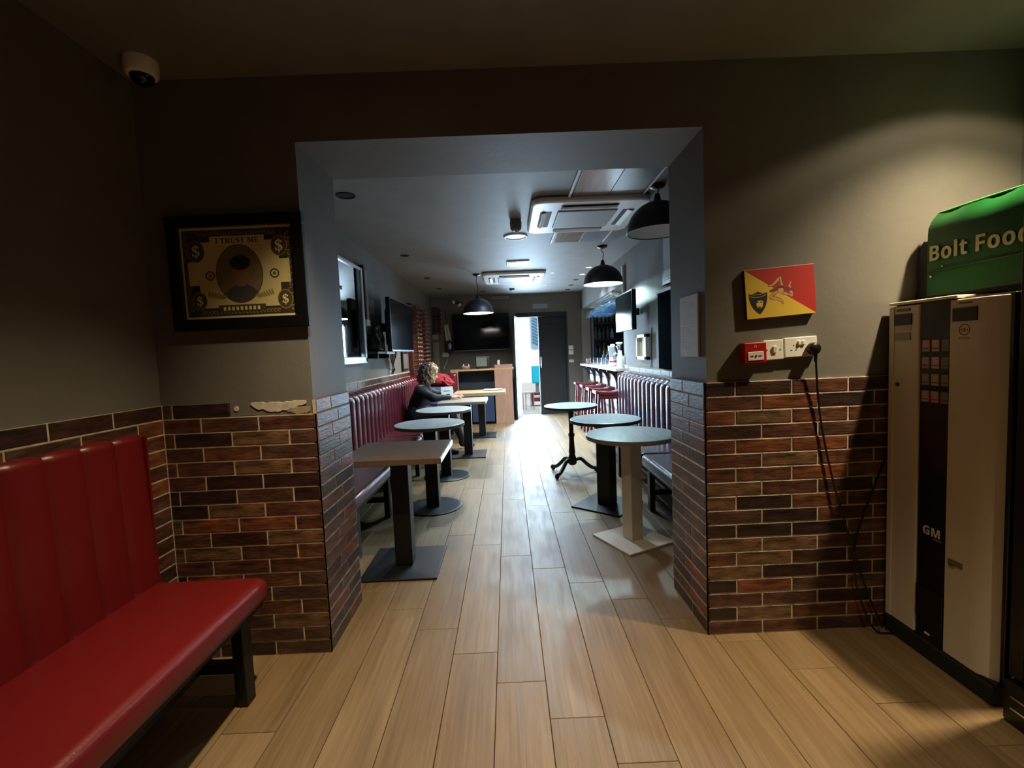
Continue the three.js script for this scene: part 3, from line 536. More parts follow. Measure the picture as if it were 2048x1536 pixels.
// ───────── end wall ─────────
{
  const t = television('large_television', 'very large black television on the end wall above the counter', 1.18, 0.76, [-0.525, 1.795, ZE + 0.1], 0);
  const sp = thing('spot_cluster', 'pair of small white wall spotlights above the large television', 'lamp', [-1.02, 2.42, ZE]);
  P('bracket', bx(0.2, 0.02, 0.03, 0.004), blackMetal, sp, [0, 0, 0.015]); for (const [x, y] of [[-0.07, 0.04], [0.08, -0.03]]) P('spot_head', lathe([[0, 0.1], [0.03, 0.1], [0.035, 0.02], [0.02, 0], [0, 0]], 14), white, sp, [x, y, 0.05], [PI / 2 + 0.4, 0, x * 4]);
  const tw = thing('apron', 'cream apron hanging on the end wall beside the large television', 'apron', [-1.23, 0, ZE]);
  const g = new THREE.BoxGeometry(0.13, 0.36, 0.03, 12, 10, 1), p = g.attributes.position; for (let i = 0; i < p.count; i++) { const y = p.getY(i); p.setZ(i, p.getZ(i) + 0.012 * Math.sin(p.getX(i) * 70 + y * 6)); p.setX(i, p.getX(i) * (0.75 - y * 0.9)); } g.computeVertexNormals();
  P('cloth', g, M('#c9bda2', 0.9), tw, [0.0, 1.8, 0.045], [0, 0, 0.12]); P('strap', tube([[0, 1.97, 0.03], [-0.02, 2.1, 0.02], [-0.03, 2.3, 0.012]], 0.006), blackMatte, tw); P('hook', cyl(0.008, 0.008, 0.05, 8), chrome, tw, [-0.03, 2.31, 0.025], [PI / 2, 0, 0]);
  const jk = thing('dark_bag', 'black and white bag hanging under the cream apron', 'bag', [-1.21, 0, ZE]); P('bag_body', cushionGeo(0.14, 0.26, 0.08, 0.15, 44), M('#26242a', 0.7), jk, [0, 1.52, 0.06]); P('bag_patch', cushionGeo(0.06, 0.12, 0.03, 0.1, 48), M('#c9c5c4', 0.7), jk, [0.02, 1.53, 0.1]); P('bag_strap', tube([[0.03, 1.58, 0.06], [0.01, 1.612, 0.05], [-0.02, 1.612, 0.05], [-0.035, 1.58, 0.06]], 0.006), blackMatte, jk); P('hook', cyl(0.006, 0.006, 0.06, 8), chrome, jk, [-0.005, 1.605, 0.03], [PI / 2, 0, 0]);
  const so = thing('end_wall_socket', 'white socket with cable near the far left corner', 'socket', [-1.3, 1.355, ZE]); P('face_plate', bx(0.13, 0.09, 0.012, 0.003), white, so, [0, 0, 0.006]); P('cable', tube([[0.02, -0.04, 0.016], [0.03, -0.12, 0.02], [-0.02, -0.22, 0.015], [-0.05, -0.3, 0.015]], 0.007), white, so);
  const sw = (y, h, lab) => { const s = thing('light_switch', lab, 'switch', [1.34, y, ZE]); P('face_plate', bx(0.1, h, 0.012, 0.003), white, s, [0, 0, 0.006]); P('rocker', bx(0.03, h * 0.4, 0.006, 0.002), white, s, [0, 0, 0.014]); };
  sw(1.40, 0.09, 'upper white light switch beside the street door'); sw(1.30, 0.09, 'middle white light switch beside the street door'); sw(1.12, 0.06, 'lowest white switch beside the street door');
  const ve = thing('wall_vent', 'pale rectangular vent above the street door', 'vent', [0.72, 2.29, ZE]); P('vent_frame', bx(0.32, 0.1, 0.014, 0.003), M('#868a92', 0.5), ve, [0, 0, 0.007]); for (let i = 0; i < 4; i++) P('vent_slat', bx(0.29, 0.008, 0.006, 0.001), M('#9a9ea6', 0.5), ve, [0, -0.03 + i * 0.02, 0.015]);
  const vc = thing('air_grille', 'slim white grille high on the end wall', 'vent', [-0.1, 2.5, ZE]); P('grille_frame', bx(0.34, 0.045, 0.014, 0.003), M('#a5a6aa', 0.5), vc, [0, 0, 0.007]); P('grille_slot', bx(0.3, 0.01, 0.004, 0.001), blackMatte, vc, [0, 0, 0.015]);
}
// ───────── right wall of the back room ─────────
{
  const t = television('small_television', 'small flat television standing off the right wall over the dark bench', 0.75, 0.44, [XR - 0.17, 1.76, -5.42], -PI / 2);
  P('swing_arm', bx(0.06, 0.08, 0.1, 0.004), blackMetal, t, [0, 0, -0.11]);
  const pc = thing('white_framed_print', 'white framed picture under the small television', 'picture', [XR, 0, 0]); const wf = M('#efe9d8', 0.4);
  P('frame_stile', ab(-0.05, 0, 1.2, 1.49, -5.44, -5.4, 0.004), wf, pc); P('frame_stile', ab(-0.05, 0, 1.2, 1.49, -5.12, -5.06, 0.004), wf, pc); P('frame_rail', ab(-0.05, 0, 1.45, 1.49, -5.44, -5.06, 0.004), wf, pc); P('frame_rail', ab(-0.05, 0, 1.2, 1.24, -5.44, -5.06, 0.004), wf, pc); P('print', ab(-0.02, -0.002, 1.24, 1.45, -5.4, -5.12), M('#c9b98c', 0.5), pc);
  const bp = thing('black_panel', 'tall black panel on the wall above the dark bench', 'panel', [XR - 0.0135, 0, 0]); P('board', ab(-0.04, 0, 1.12, 1.86, -4.62, -3.6, 0.004), new THREE.MeshPhysicalMaterial({ color: '#0b0d11', roughness: 0.9, specularIntensity: 0 }), bp); P('rim', ab(-0.05, 0, 1.86, 1.89, -4.64, -3.58, 0.004), M('#8f9aa2', 0.4), bp);
  const tp = thing('tall_picture', 'dark framed picture above the black panel', 'picture', [XR, 0, 0]); P('frame', ab(-0.035, 0, 1.93, 2.45, -4.52, -3.7, 0.005), M('#20242a', 0.4), tp); P('print', ab(-0.039, -0.034, 1.97, 2.41, -4.47, -3.75), M('#9aa6ac', 0.35, { map: plasterMap }), tp); P('print_band', ab(-0.041, -0.038, 2.0, 2.06, -4.46, -3.76), M('#cfe6ea', 0.3), tp);
  const cv = thing('wall_camera', 'white camera on a bracket at the bar corner', 'camera', [XR, 0, 0]); P('conduit', ab(-0.03, 0, 2.0, 2.42, -6.12, -6.08, 0.004), white, cv); P('camera_body', lathe([[0, 0.14], [0.03, 0.13], [0.034, 0.02], [0.02, 0], [0, 0]], 16), white, cv, [-0.05, 2.04, -6.1], [0.6, 0, 1.2]);
  const so = thing('bench_socket', 'single white socket above the dark bench', 'socket', [XR, 1.17, -4.68]); P('face_plate', bx(0.012, 0.09, 0.09, 0.003), white, so, [-0.006, 0, 0]); P('rocker', bx(0.006, 0.03, 0.02, 0.002), white, so, [-0.014, 0, 0]);
  const wc = thing('wall_wire', 'thin wire hanging below the white framed picture', 'cable', [XR, 0, 0]); P('wire', tube([[-0.006, 1.2, -5.0], [-0.008, 1.12, -5.02], [-0.006, 1.1, -4.96], [-0.006, 1.55, -4.98]].sort((a, b) => b[1] - a[1]), 0.004), blackPlastic, wc);
}
{ // notice on the passage face of the right pier
  const nt = canvas(256, 352, (g, w, h) => { g.fillStyle = '#dfe0dd'; g.fillRect(0, 0, w, h); g.fillStyle = '#c2c4c4'; let y = 30; for (let i = 0; i < 20; i++) { g.fillRect(24, y, (w - 48) * (0.55 + 0.45 * Math.abs(Math.sin(i * 2.3))), 4); y += i % 5 === 4 ? 22 : 13; } });
  const n = thing('wall_notice', 'white notice board on the passage side of the right pier', 'notice', [PR - 0.0, 1.432, -2.222], -PI / 2);
  P('board', bx(0.218, 0.294, 0.008, 0.002), M('#d5d6d4', 0.6), n, [0, 0, 0.004]); P('printed_sheet', new THREE.PlaneGeometry(0.212, 0.288), M('#ffffff', 0.6, { map: nt }), n, [0, 0, 0.0085]);
}

// ───────── ceiling fittings ─────────
function aircon(label, x, z, s) {
  const a = thing('ceiling_air_conditioner', label, 'air conditioner', [x, H, z]);
  const ring = new THREE.Shape(); const R = s / 2, r = 0.08; ring.moveTo(-R + r, -R); ring.lineTo(R - r, -R); ring.quadraticCurveTo(R, -R, R, -R + r); ring.lineTo(R, R - r); ring.quadraticCurveTo(R, R, R - r, R); ring.lineTo(-R + r, R); ring.quadraticCurveTo(-R, R, -R, R - r); ring.lineTo(-R, -R + r); ring.quadraticCurveTo(-R, -R, -R + r, -R);
  const g = new THREE.ExtrudeGeometry(ring, { depth: 0.012, bevelEnabled: true, bevelSize: 0.03, bevelThickness: 0.02, bevelSegments: 4 });
  P('casing', g, whiteAC, a, [0, -0.02, 0], [PI / 2, 0, 0]);
  P('intake_grille', bx(s * 0.56, 0.022, s * 0.56, 0.02, 2), M('#8f8b8f', 0.55), a, [0, -0.052, 0]);
  for (let k = 0; k < 4; k++) {
    const e = new THREE.Group(); e.name = 'outlet'; e.rotation.y = k * PI / 2; a.add(e);
    P('slot', bx(s * 0.52, 0.012, 0.1, 0.004), M('#26262a', 0.7), e, [0, -0.049, s * 0.385]);
    P('louvre', bx(s * 0.5, 0.008, 0.055, 0.003), whiteAC, e, [0, -0.057, s * 0.395], [0.35, 0, 0]);
  }
  return a;
}
aircon('white ceiling air conditioner cassette nearer the passage', 0.72, -4.17, 0.9);
aircon('white ceiling air conditioner cassette farther back by the counter', 0.15, -7.42, 0.9);
{
  const p = thing('ceiling_board', 'beige board patch in the ceiling around the air conditioner', 'panel', [0, H, 0]);
  const bm = M('#a4917f', 0.25, { map: woodMap }), gm = M('#8f9296', 0.3, { map: plasterMap });
  P('board', ab(0.56, 0.84, -0.012, 0, -5.22, -3.1, 0.002), bm, p); P('board', ab(0.845, 1.1, -0.012, 0, -5.22, -3.1, 0.002), gm, p); P('trim', ab(0.525, 0.545, -0.02, 0, -5.24, -3.08, 0.003), white, p); P('trim', ab(1.11, 1.125, -0.018, 0, -5.24, -3.08, 0.003), white, p);
}
function pendant(label, x, z, rim, lit) {
  const p = thing('pendant_lamp', label, 'lamp', [x, rim, z], 0); const R = 0.232, h = 0.225, pts = [], pin = [];
  for (let i = 0; i <= 14; i++) { const t = PI / 2 * i / 14; pts.push([R * Math.cos(t), h * Math.sin(t)]); pin.push([(R - 0.004) * Math.cos(t), (h - 0.004) * Math.sin(t)]); }
  P('dome', lathe(pts, 48), domeBlack, p); P('dome_inside', lathe(pin, 48), domeInside, p, null, null, 'white inside of the dome'); P('rim', new THREE.TorusGeometry(R - 0.002, 0.004, 8, 48), domeBlack, p, [0, 0, 0], [PI / 2, 0, 0]);
  P('cap', cyl(0.018, 0.03, 0.06, 14), blackPlastic, p, [0, h + 0.025, 0]);
  const c = H - rim; P('cord', tube([[0, h + 0.05, 0], [0.01, h + 0.06 + (c - h) * 0.35, 0], [-0.012, h + 0.04 + (c - h) * 0.6, 0], [0, c - 0.03, 0]], 0.005), blackPlastic, p);
  P('ceiling_rose', lathe([[0, 0], [0.055, 0], [0.06, -0.012], [0.03, -0.03], [0, -0.032]].map(q => [q[0], q[1] + c]), 20), blackPlastic, p);
  const b = P('bulb', new THREE.SphereGeometry(0.035, 16, 12), lit ? M('#ffffff', 0.5, { emissive: lit, emissiveIntensity: 6 }) : M('#e8e6e2', 0.3), p, [0, 0.09, 0]);
  if (lit) { const l = new THREE.PointLight(lit, 1); l.name = 'pendant_light'; l.position.set(0, 0.09, 0); l.castShadow = true; l.shadow.radius = 2; p.add(l); p.userData.light = undefined; delete p.userData.light; return l; }
}
pendant('unlit black dome pendant beside the air conditioner, partly hidden by the right pier', 1.18, -3.55, 2.21, null);
const pl2 = pendant('lit black dome pendant over the dark bench', 1.172, -5.53, 2.11, LAMPCOOL);
const pl3 = pendant('lit black dome pendant over the pine table', -0.42, -7.1, 1.965, new THREE.Color(1, 0.9, 0.78));
pl2.intensity = 9; pl3.intensity = 9;
// recessed spots
const ringMat = M('#0d0e10', 0.9), ringWhite = M('#c9ccd2', 0.4);
function downlight(label, x, z, lit, intensity, angle, penumbra, r = 0.045, group, ring, spill) {
  const d = thing('recessed_downlight', label, 'lamp', [x, H, z], 0, group);
  P('trim_ring', lathe([[r - 0.012, -0.002], [r - 0.01, -0.008], [r, -0.006], [r + 0.002, 0.001]], 28), ring || ringMat, d);
  P('lamp_lens', cyl(r - 0.011, r - 0.011, 0.004, 24), lit ? M('#ffffff', 0.5, { emissive: lit, emissiveIntensity: 8 }) : M('#0d0e10', 0.9), d, [0, -0.001, 0]);
  if (lit && intensity) { // wide even beam; a weak spill up to the cut-off of the fitting
    const beam = (i, an, pe) => { const l = new THREE.SpotLight(lit, i, 0, an, pe); l.name = 'downlight_beam'; l.position.set(0, -0.012, 0); l.target.position.set(0, -1, 0); l.castShadow = true; l.shadow.radius = 1.6; d.add(l); d.add(l.target); };
    beam(intensity, angle, penumbra); if (spill) beam(spill, 1.16, 0.12);
  }
}
downlight('lit ceiling spot over the front bench side of the room', -0.45, -1.5, LAMPWARM, 19, 0.87, 1, 0.05, null, ringWhite, 0);
downlight('lit ceiling spot above the vending machine', 1.96, -1.553, LAMPWARM, 25, 0.96, 1, 0.05, null, ringWhite, 1.3);
downlight('lit ceiling spot behind the photographer on the bench side', -0.45, 0.7, LAMPWARM, 5, 0.95, 1, 0.05, null, ringWhite, 0);
downlight('lit ceiling spot behind the photographer near the fridge', 1.25, 0.4, LAMPWARM, 16, 0.95, 1, 0.05, null, ringWhite, 0);
const cool = new THREE.Color(0.66, 0.85, 1);
for (const [x, z] of [[-1.15, -3.51], [-1.18, -5.61], [-1.2, -7.26], [-1.19, -8.44]]) downlight('unlit black recessed spot in the ceiling along the mirror wall', x, z, null, 0, 0, 0, z > -4 ? 0.07 : 0.05, 'unlit spots along the mirror wall');
for (const [x, z] of [[1.234, -8.03], [1.236, -8.67], [1.25, -9.28]]) downlight('unlit black recessed spot in the ceiling near the bar', x, z, null, 0, 0, 0, 0.05, 'unlit spots near the bar');
downlight('unlit black recessed spot above the large television', -0.42, -9.0, null, 0, 0, 0, 0.05);
for (const [x, z] of [[1.254, -6.88], [1.257, -7.48]]) downlight('lit white recessed spot in the ceiling over the bar stools', x, z, cool, 18, 1.0, 1, 0.05, 'lit spots over the stools', ringWhite);
for (const [x, z] of [[0.75, -7.22], [0.753, -8.48]]) downlight('lit white recessed spot in the ceiling before the street door', x, z, cool, 11, 1.0, 1, 0.04, 'lit spots before the door', ringWhite);
{
  const c = thing('ceiling_speaker_cone', 'white cone shaped detector hanging from the ceiling by the air conditioner', 'detector', [0.125, H, -4.32]); P('cone', lathe([[0.05, 0], [0.055, -0.03], [0.05, -0.08], [0.035, -0.1], [0, -0.1]], 24), M('#6d6c72', 0.5), c); P('lens', new THREE.SphereGeometry(0.02, 14, 10), white, c, [0.008, -0.1, 0.01]);
  const soft = (o, i, x) => { const l = new THREE.SpotLight(new THREE.Color(0.56, 0.78, 1), i, 0, 1.3, 1); l.name = 'panel_light'; l.position.set(x, -0.03, 0); l.target.position.set(x, -1, 0); l.castShadow = true; l.shadow.radius = 5; o.add(l, l.target); };
  const r = thing('round_ceiling_light', 'round flush ceiling light with white ring', 'lamp', [0.135, H, -4.9]); P('ring', new THREE.TorusGeometry(0.115, 0.012, 10, 40), whiteAC, r, [0, -0.004, 0], [PI / 2, 0, 0]); P('light_disc', lathe([[0, -0.012], [0.1, -0.006], [0.11, 0]], 36), M('#d4dae2', 0.5, { emissive: cool, emissiveIntensity: 0.5 }), r); soft(r, 18, 0);
  const s = thing('square_ceiling_light', 'square ceiling light panel, half lit', 'lamp', [0.19, H, -6.32]); P('frame', bx(0.3, 0.02, 0.32, 0.004), whiteAC, s, [0, -0.009, 0]); P('light_panel', bx(0.13, 0.008, 0.28, 0.002), M('#ffffff', 0.4, { emissive: cool, emissiveIntensity: 3 }), s, [0.07, -0.02, 0]); P('blank_panel', bx(0.12, 0.008, 0.28, 0.002), M('#8f939c', 0.3), s, [-0.07, -0.02, 0]); soft(s, 38, 0.07);
  const d2 = thing('smoke_detector', 'small dark smoke detector near the street door', 'detector', [0.136, H, -8.82]); P('body', lathe([[0.05, 0], [0.05, -0.025], [0.03, -0.045], [0, -0.045]], 24), M('#5d626c', 0.5), d2); P('led_light', new THREE.SphereGeometry(0.006, 8, 6), M('#ffffff', 0.4), d2, [0.02, -0.045, 0.02]);
}
{ // dome camera in the front room
  const c = thing('dome_camera', 'white dome security camera on the ceiling over the front bench', 'camera', [-1.405, H, -1.92]);
  P('housing', lathe([[0.058, 0], [0.06, -0.02], [0.056, -0.055], [0.048, -0.062], [0.038, -0.06], [0, -0.055]], 32), white, c);
  P('dome', new THREE.SphereGeometry(0.042, 24, 14, 0, PI * 2, PI / 2, PI / 2), M('#0e0e10', 0.08), c, [0, -0.056, 0]); P('lens', new THREE.SphereGeometry(0.009, 10, 8), M('#3a3c42', 0.05), c, [0.016, -0.09, 0.022]);
}

// ───────── front room: pictures and fittings on the brick piers ─────────
{
  const bill = canvas(1024, 814, (g, w, h) => {
    g.fillStyle = '#d9c892'; g.fillRect(0, 0, w, h); g.fillStyle = '#3c3420'; g.fillRect(26, 26, w - 52, h - 52); g.fillStyle = '#cdbb84'; g.beginPath(); g.rect(150, 130, w - 300, h - 230); g.fill();
    g.fillRect(60, 300, w - 120, 210); g.strokeStyle = '#a08f5e'; g.lineWidth = 5;
    for (let i = 0; i < 26; i++) { g.beginPath(); g.arc(60 + (i % 2) * (w - 120), 70 + i * 27, 18 + 9 * Math.sin(i * 1.7), 0, 5); g.stroke(); }
    for (let i = 0; i < 22; i++) { g.beginPath(); g.arc(170 + i * 32, 58 + 8 * Math.sin(i), 13, 0, 5); g.stroke(); g.beginPath(); g.arc(170 + i * 32, h - 60, 13, 1, 6); g.stroke(); }
    const coin = (x, y, r, s) => { g.fillStyle = '#4a4128'; g.beginPath(); g.ellipse(x, y, r, r * 1.25, 0, 0, 7); g.fill(); g.lineWidth = 7; g.strokeStyle = '#8e7f52'; g.stroke(); g.fillStyle = '#d9c892'; g.font = `bold ${s}px serif`; g.textAlign = 'center'; g.textBaseline = 'middle'; g.fillText('$', x, y); };
    coin(140, 210, 74, 150); coin(w - 145, 185, 70, 150); coin(140, h - 165, 62, 120); coin(w - 120, h - 155, 66, 120);
    g.textAlign = 'center'; g.textBaseline = 'middle'; g.fillStyle = '#d9c892'; g.fillRect(270, 84, w - 540, 76); g.fillStyle = '#2a2314'; g.font = 'bold 66px serif'; g.fillText('I TRUST ME', w / 2, 124);
    g.fillStyle = '#b9a873'; g.font = '26px serif';
    for (const [x, r] of [[250, 36], [w - 200, 36]]) { g.lineWidth = 11; g.strokeStyle = '#2f2818'; g.beginPath(); g.arc(x, h / 2 + 20, r, 0, 7); g.stroke(); g.fillStyle = '#6a5d3a'; g.beginPath(); g.arc(x, h / 2 + 20, 15, 0, 7); g.fill(); }
    g.fillStyle = '#7b6a50'; g.beginPath(); g.ellipse(w / 2, 420, 205, 255, 0, 0, 7); g.fill(); g.lineWidth = 9; g.strokeStyle = '#5a4d33'; g.stroke();
    g.save(); g.beginPath(); g.ellipse(w / 2, 420, 200, 250, 0, 0, 7); g.clip(); g.fillStyle = '#4c4846'; g.beginPath(); g.ellipse(w / 2 + 10, 720, 190, 210, 0, 0, 7); g.fill(); g.fillStyle = '#8f6b4c'; g.beginPath(); g.ellipse(w / 2 + 10, 385, 78, 100, 0, 0, 7); g.fill(); g.fillRect(w / 2 - 25, 450, 70, 80); g.fillStyle = '#2c211a'; g.beginPath(); g.ellipse(w / 2 + 10, 320, 92, 66, 0, 0, 7); g.fill(); g.restore();
    g.fillStyle = '#8e7f52'; for (const s of [-1, 1]) for (let i = 0; i < 7; i++) { g.save(); g.translate(w / 2 + s * (150 + i * 22), h - 190 - i * 6); g.rotate(s * (0.6 + i * 0.12)); g.beginPath(); g.ellipse(0, 0, 30, 9, 0, 0, 7); g.fill(); g.restore(); }
    g.fillStyle = '#4a4128'; g.fillRect(300, h - 122, w - 600, 62); g.fillStyle = '#d9c892'; for (let i = 0; i < 9; i++) g.fillRect(345 + i * 38, h - 106, 22, 32);
  });
  const p = thing('banknote_picture', 'black framed picture of a banknote design on the left pier', 'picture', [-1.15, 1.737, ZP], 0.0);
  const bf = M('#0e0d0d', 0.3);
  P('frame_rail', bx(0.585, 0.05, 0.03, 0.004), bf, p, [0, 0.22, 0.016]); P('frame_rail', bx(0.585, 0.05, 0.03, 0.004), bf, p, [0, -0.22, 0.016]); P('frame_stile', bx(0.05, 0.4, 0.03, 0.004), bf, p, [-0.267, 0, 0.016]); P('frame_stile', bx(0.05, 0.4, 0.03, 0.004), bf, p, [0.267, 0, 0.016]);
  P('backing', bx(0.52, 0.42, 0.01, 0.002), blackMatte, p, [0, 0, 0.008]); P('print', new THREE.PlaneGeometry(0.497, 0.395), M('#ffffff', 0.35, { map: bill }), p, [0.002, 0, 0.0138]);
  p.rotation.z = 0.006;
  const flag = canvas(1024, 712, (g, w, h) => {
    g.fillStyle = '#d8b43a'; g.fillRect(0, 0, w, h); g.fillStyle = '#b3241f'; g.beginPath(); g.moveTo(0, 0); g.lineTo(w, 0); g.lineTo(w, h); g.fill();
    const cx = 520, cy = 330; g.lineJoin = g.lineCap = 'round';
    for (let k = 0; k < 3; k++) { // three running legs
      g.save(); g.translate(cx, cy); g.rotate(k * 2 * PI / 3 - 0.1); g.beginPath(); g.moveTo(20, -30); g.quadraticCurveTo(-10, -120, -4, -190); g.quadraticCurveTo(20, -215, 40, -190); g.quadraticCurveTo(30, -130, 52, -60); g.closePath(); g.fillStyle = '#d59a72'; g.fill(); g.lineWidth = 8; g.strokeStyle = '#7a3d20'; g.stroke();
      g.beginPath(); g.moveTo(0, -205); g.quadraticCurveTo(-60, -150, -120, -108); g.lineTo(-178, -108); g.lineTo(-172, -88); g.lineTo(-104, -78); g.quadraticCurveTo(-40, -110, 6, -150); g.closePath(); g.fill(); g.stroke(); g.restore();
    }
    g.fillStyle = '#7c3a1c'; for (const s of [-1, 1]) { g.save(); g.translate(cx, cy - 30); g.scale(s, 1); g.beginPath(); g.ellipse(95, 20, 80, 26, 0.25, 0, 7); g.fill(); g.restore(); }
    g.fillStyle = '#d9a67c'; g.beginPath(); g.ellipse(cx, cy + 5, 42, 52, 0, 0, 7); g.fill(); g.lineWidth = 7; g.strokeStyle = '#7a3d20'; g.stroke(); g.fillStyle = '#6a2f18'; g.beginPath(); g.ellipse(cx, cy - 46, 52, 22, 0, 0, 7); g.fill(); g.fillRect(cx - 20, cy - 4, 10, 7); g.fillRect(cx + 10, cy - 4, 10, 7); g.fillRect(cx - 13, cy + 26, 26, 6);
    g.strokeStyle = '#8a6a1e'; g.lineWidth = 10; for (const a of [0.5, 2.6, 4.7]) { g.beginPath(); g.moveTo(cx + 60 * Math.cos(a), cy + 60 * Math.sin(a)); g.lineTo(cx + 150 * Math.cos(a), cy + 150 * Math.sin(a)); g.stroke(); }
    // black shield
    const S = (x, y) => [40 + x * 2.75, 318 + y * 3.2]; g.fillStyle = '#151310'; g.beginPath(); g.moveTo(...S(0, 8)); g.quadraticCurveTo(...S(25, 14), ...S(50, 0)); g.quadraticCurveTo(...S(75, 14), ...S(100, 6)); g.quadraticCurveTo(...S(104, 70), ...S(55, 106)); g.quadraticCurveTo(...S(-4, 72), ...S(0, 8)); g.fill();
    g.strokeStyle = '#d8b43a'; g.lineWidth = 6; g.beginPath(); g.moveTo(...S(6, 20)); g.quadraticCurveTo(...S(50, 34), ...S(95, 18)); g.stroke(); g.beginPath(); g.moveTo(...S(8, 10)); g.quadraticCurveTo(...S(50, 20), ...S(94, 8)); g.stroke();
    g.fillStyle = '#d8b43a'; g.beginPath(); g.ellipse(...S(58, 58), 52, 62, 0.2, 0, 7); g.fill(); g.fillStyle = '#151310'; for (const [x, y, a, b] of [[46, 50, 15, 9], [66, 50, 15, 9], [56, 72, 26, 8], [78, 60, 12, 30], [56, 40, 30, 8]]) { g.beginPath(); g.ellipse(...S(x, y), a, b, 0.2, 0, 7); g.fill(); }
  });
  const f = thing('flag_canvas', 'small red and yellow canvas with three legged emblem and black shield', 'picture', [1.206, 1.558, ZP], 0); f.rotation.z = 0.06;
  P('canvas_block', bx(0.307, 0.214, 0.022, 0.002), M('#4a1d14', 0.7), f, [0, 0, 0.012]); P('print', new THREE.PlaneGeometry(0.305, 0.212), M('#ffffff', 0.55, { map: flag }), f, [0, 0, 0.0235]);
  P('edge_strip', bx(0.307, 0.003, 0.003, 0.0008), M('#d8a8a0', 0.5), f, [0, 0.1065, 0.022]);
}
{
  const W0 = ZP;
  const a = thing('fire_call_point', 'red fire alarm call point on the right pier', 'alarm', [1.081, 1.296, W0]); a.rotation.z = 0.035;
  P('housing', bx(0.1, 0.092, 0.05, 0.006, 2), M('#a41a18', 0.35), a, [0, 0, 0.025]); P('window', bx(0.07, 0.038, 0.004, 0.002), M('#e0cfc4', 0.4), a, [0, -0.014, 0.051]);
  const ink = M('#1a1412', 0.6); P('dot', cyl(0.0045, 0.0045, 0.002, 12), ink, a, [0, -0.014, 0.0538], [PI / 2, 0, 0]);
  const tri = s => { const sh = new THREE.Shape(); sh.moveTo(s * 0.009, 0); sh.lineTo(s * 0.017, 0.004); sh.lineTo(s * 0.017, 0.0016); sh.lineTo(s * 0.026, 0.0016); sh.lineTo(s * 0.026, -0.0016); sh.lineTo(s * 0.017, -0.0016); sh.lineTo(s * 0.017, -0.004); sh.closePath(); return new THREE.ExtrudeGeometry(sh, { depth: 0.001, bevelEnabled: false }); };
  for (const s of [-1, 1]) P('arrow', tri(s), ink, a, [0, -0.014, 0.0528]);
  { const hs = new THREE.Shape(); hs.moveTo(-0.006, 0); hs.lineTo(-0.006, 0.007); hs.lineTo(0, 0.013); hs.lineTo(0.006, 0.007); hs.lineTo(0.006, 0); hs.closePath(); const fl = new THREE.Path(); fl.absellipse(0, 0.005, 0.0028, 0.0035, 0, PI * 2, false, 0); hs.holes.push(fl); P('house_mark', new THREE.ExtrudeGeometry(hs, { depth: 0.0008, bevelEnabled: false }), M('#d88f88', 0.5), a, [0, 0.022, 0.0502]); }
  const s = thing('fused_switch', 'single white switch plate beside the red call point', 'switch', [1.176, 1.305, W0]); s.rotation.z = 0.035;
  P('face_plate', bx(0.088, 0.088, 0.022, 0.004, 2), white, s, [0, 0, 0.012]); P('rocker', bx(0.016, 0.03, 0.008, 0.002), white, s, [0.003, 0.002, 0.026], [0.1, 0, 0]); for (const x of [-0.03, 0.03]) P('screw', cyl(0.003, 0.003, 0.002, 10), M('#5f5a50', 0.4), s, [x, 0.001, 0.0235], [PI / 2, 0, 0]); P('mark', text('20A', 0.005, 0.0005, fontR), M('#6b6458', 0.6), s, [0.002, -0.022, 0.0232]);
  const d = thing('double_socket', 'white double socket with a black plug in it', 'socket', [1.297, 1.314, W0]); d.rotation.z = 0.035;
  P('face_plate', bx(0.146, 0.088, 0.022, 0.004, 2), white, d, [0, 0, 0.012]); for (const x of [-0.008, 0.011]) P('rocker', bx(0.012, 0.018, 0.008, 0.002), white, d, [x, 0.018, 0.026]);
  for (const [x, y, w, h] of [[-0.032, 0.008, 0.004, 0.007], [-0.043, -0.012, 0.008, 0.003], [-0.022, -0.012, 0.008, 0.003]]) P('pin_hole', bx(w, h, 0.001, 0.0003), ink, d, [x, y, 0.0233]);
  P('mark', text('ON ON', 0.005, 0.0005, fontR), M('#4a443a', 0.6), d, [0, 0.002, 0.0232]);
  const pg = thing('power_plug', 'black plug and lead running down from the double socket', 'plug', [0, 0, 0]);
  P('plug_body', lathe([[0, 0.034], [0.018, 0.033], [0.026, 0.024], [0.027, 0.004], [0.025, 0], [0, 0]], 20), blackPlastic, pg, [1.345, 1.304, W0 + 0.0235], [PI / 2, 0, 0]);
  P('strain_relief', cyl(0.008, 0.006, 0.04, 12), blackPlastic, pg, [1.351, 1.266, W0 + 0.04]);
  P('lead', tube([[1.352, 1.25, -2.01], [1.378, 1.03, -2.025], [1.424, 0.78, -2.025], [1.482, 0.548, -2.02], [1.541, 0.359, -2.02], [1.6, 0.178, -2.02], [1.66, 0.02, -2.01]], 0.0042, 48, 6), blackPlastic, pg);
  const ld = thing('machine_lead', 'second black lead crossing down the bricks by the vending machine', 'cable', [0, 0, 0]);
  P('lead', tube([[1.69, 0.8, -2.036], [1.607, 0.611, -2.025], [1.551, 0.44, -2.025], [1.536, 0.336, -2.02], [1.547, 0.2, -2.01], [1.62, 0.012, -1.99], [1.684, 0.008, -1.98]], 0.0042, 40, 6), blackPlastic, ld);
}
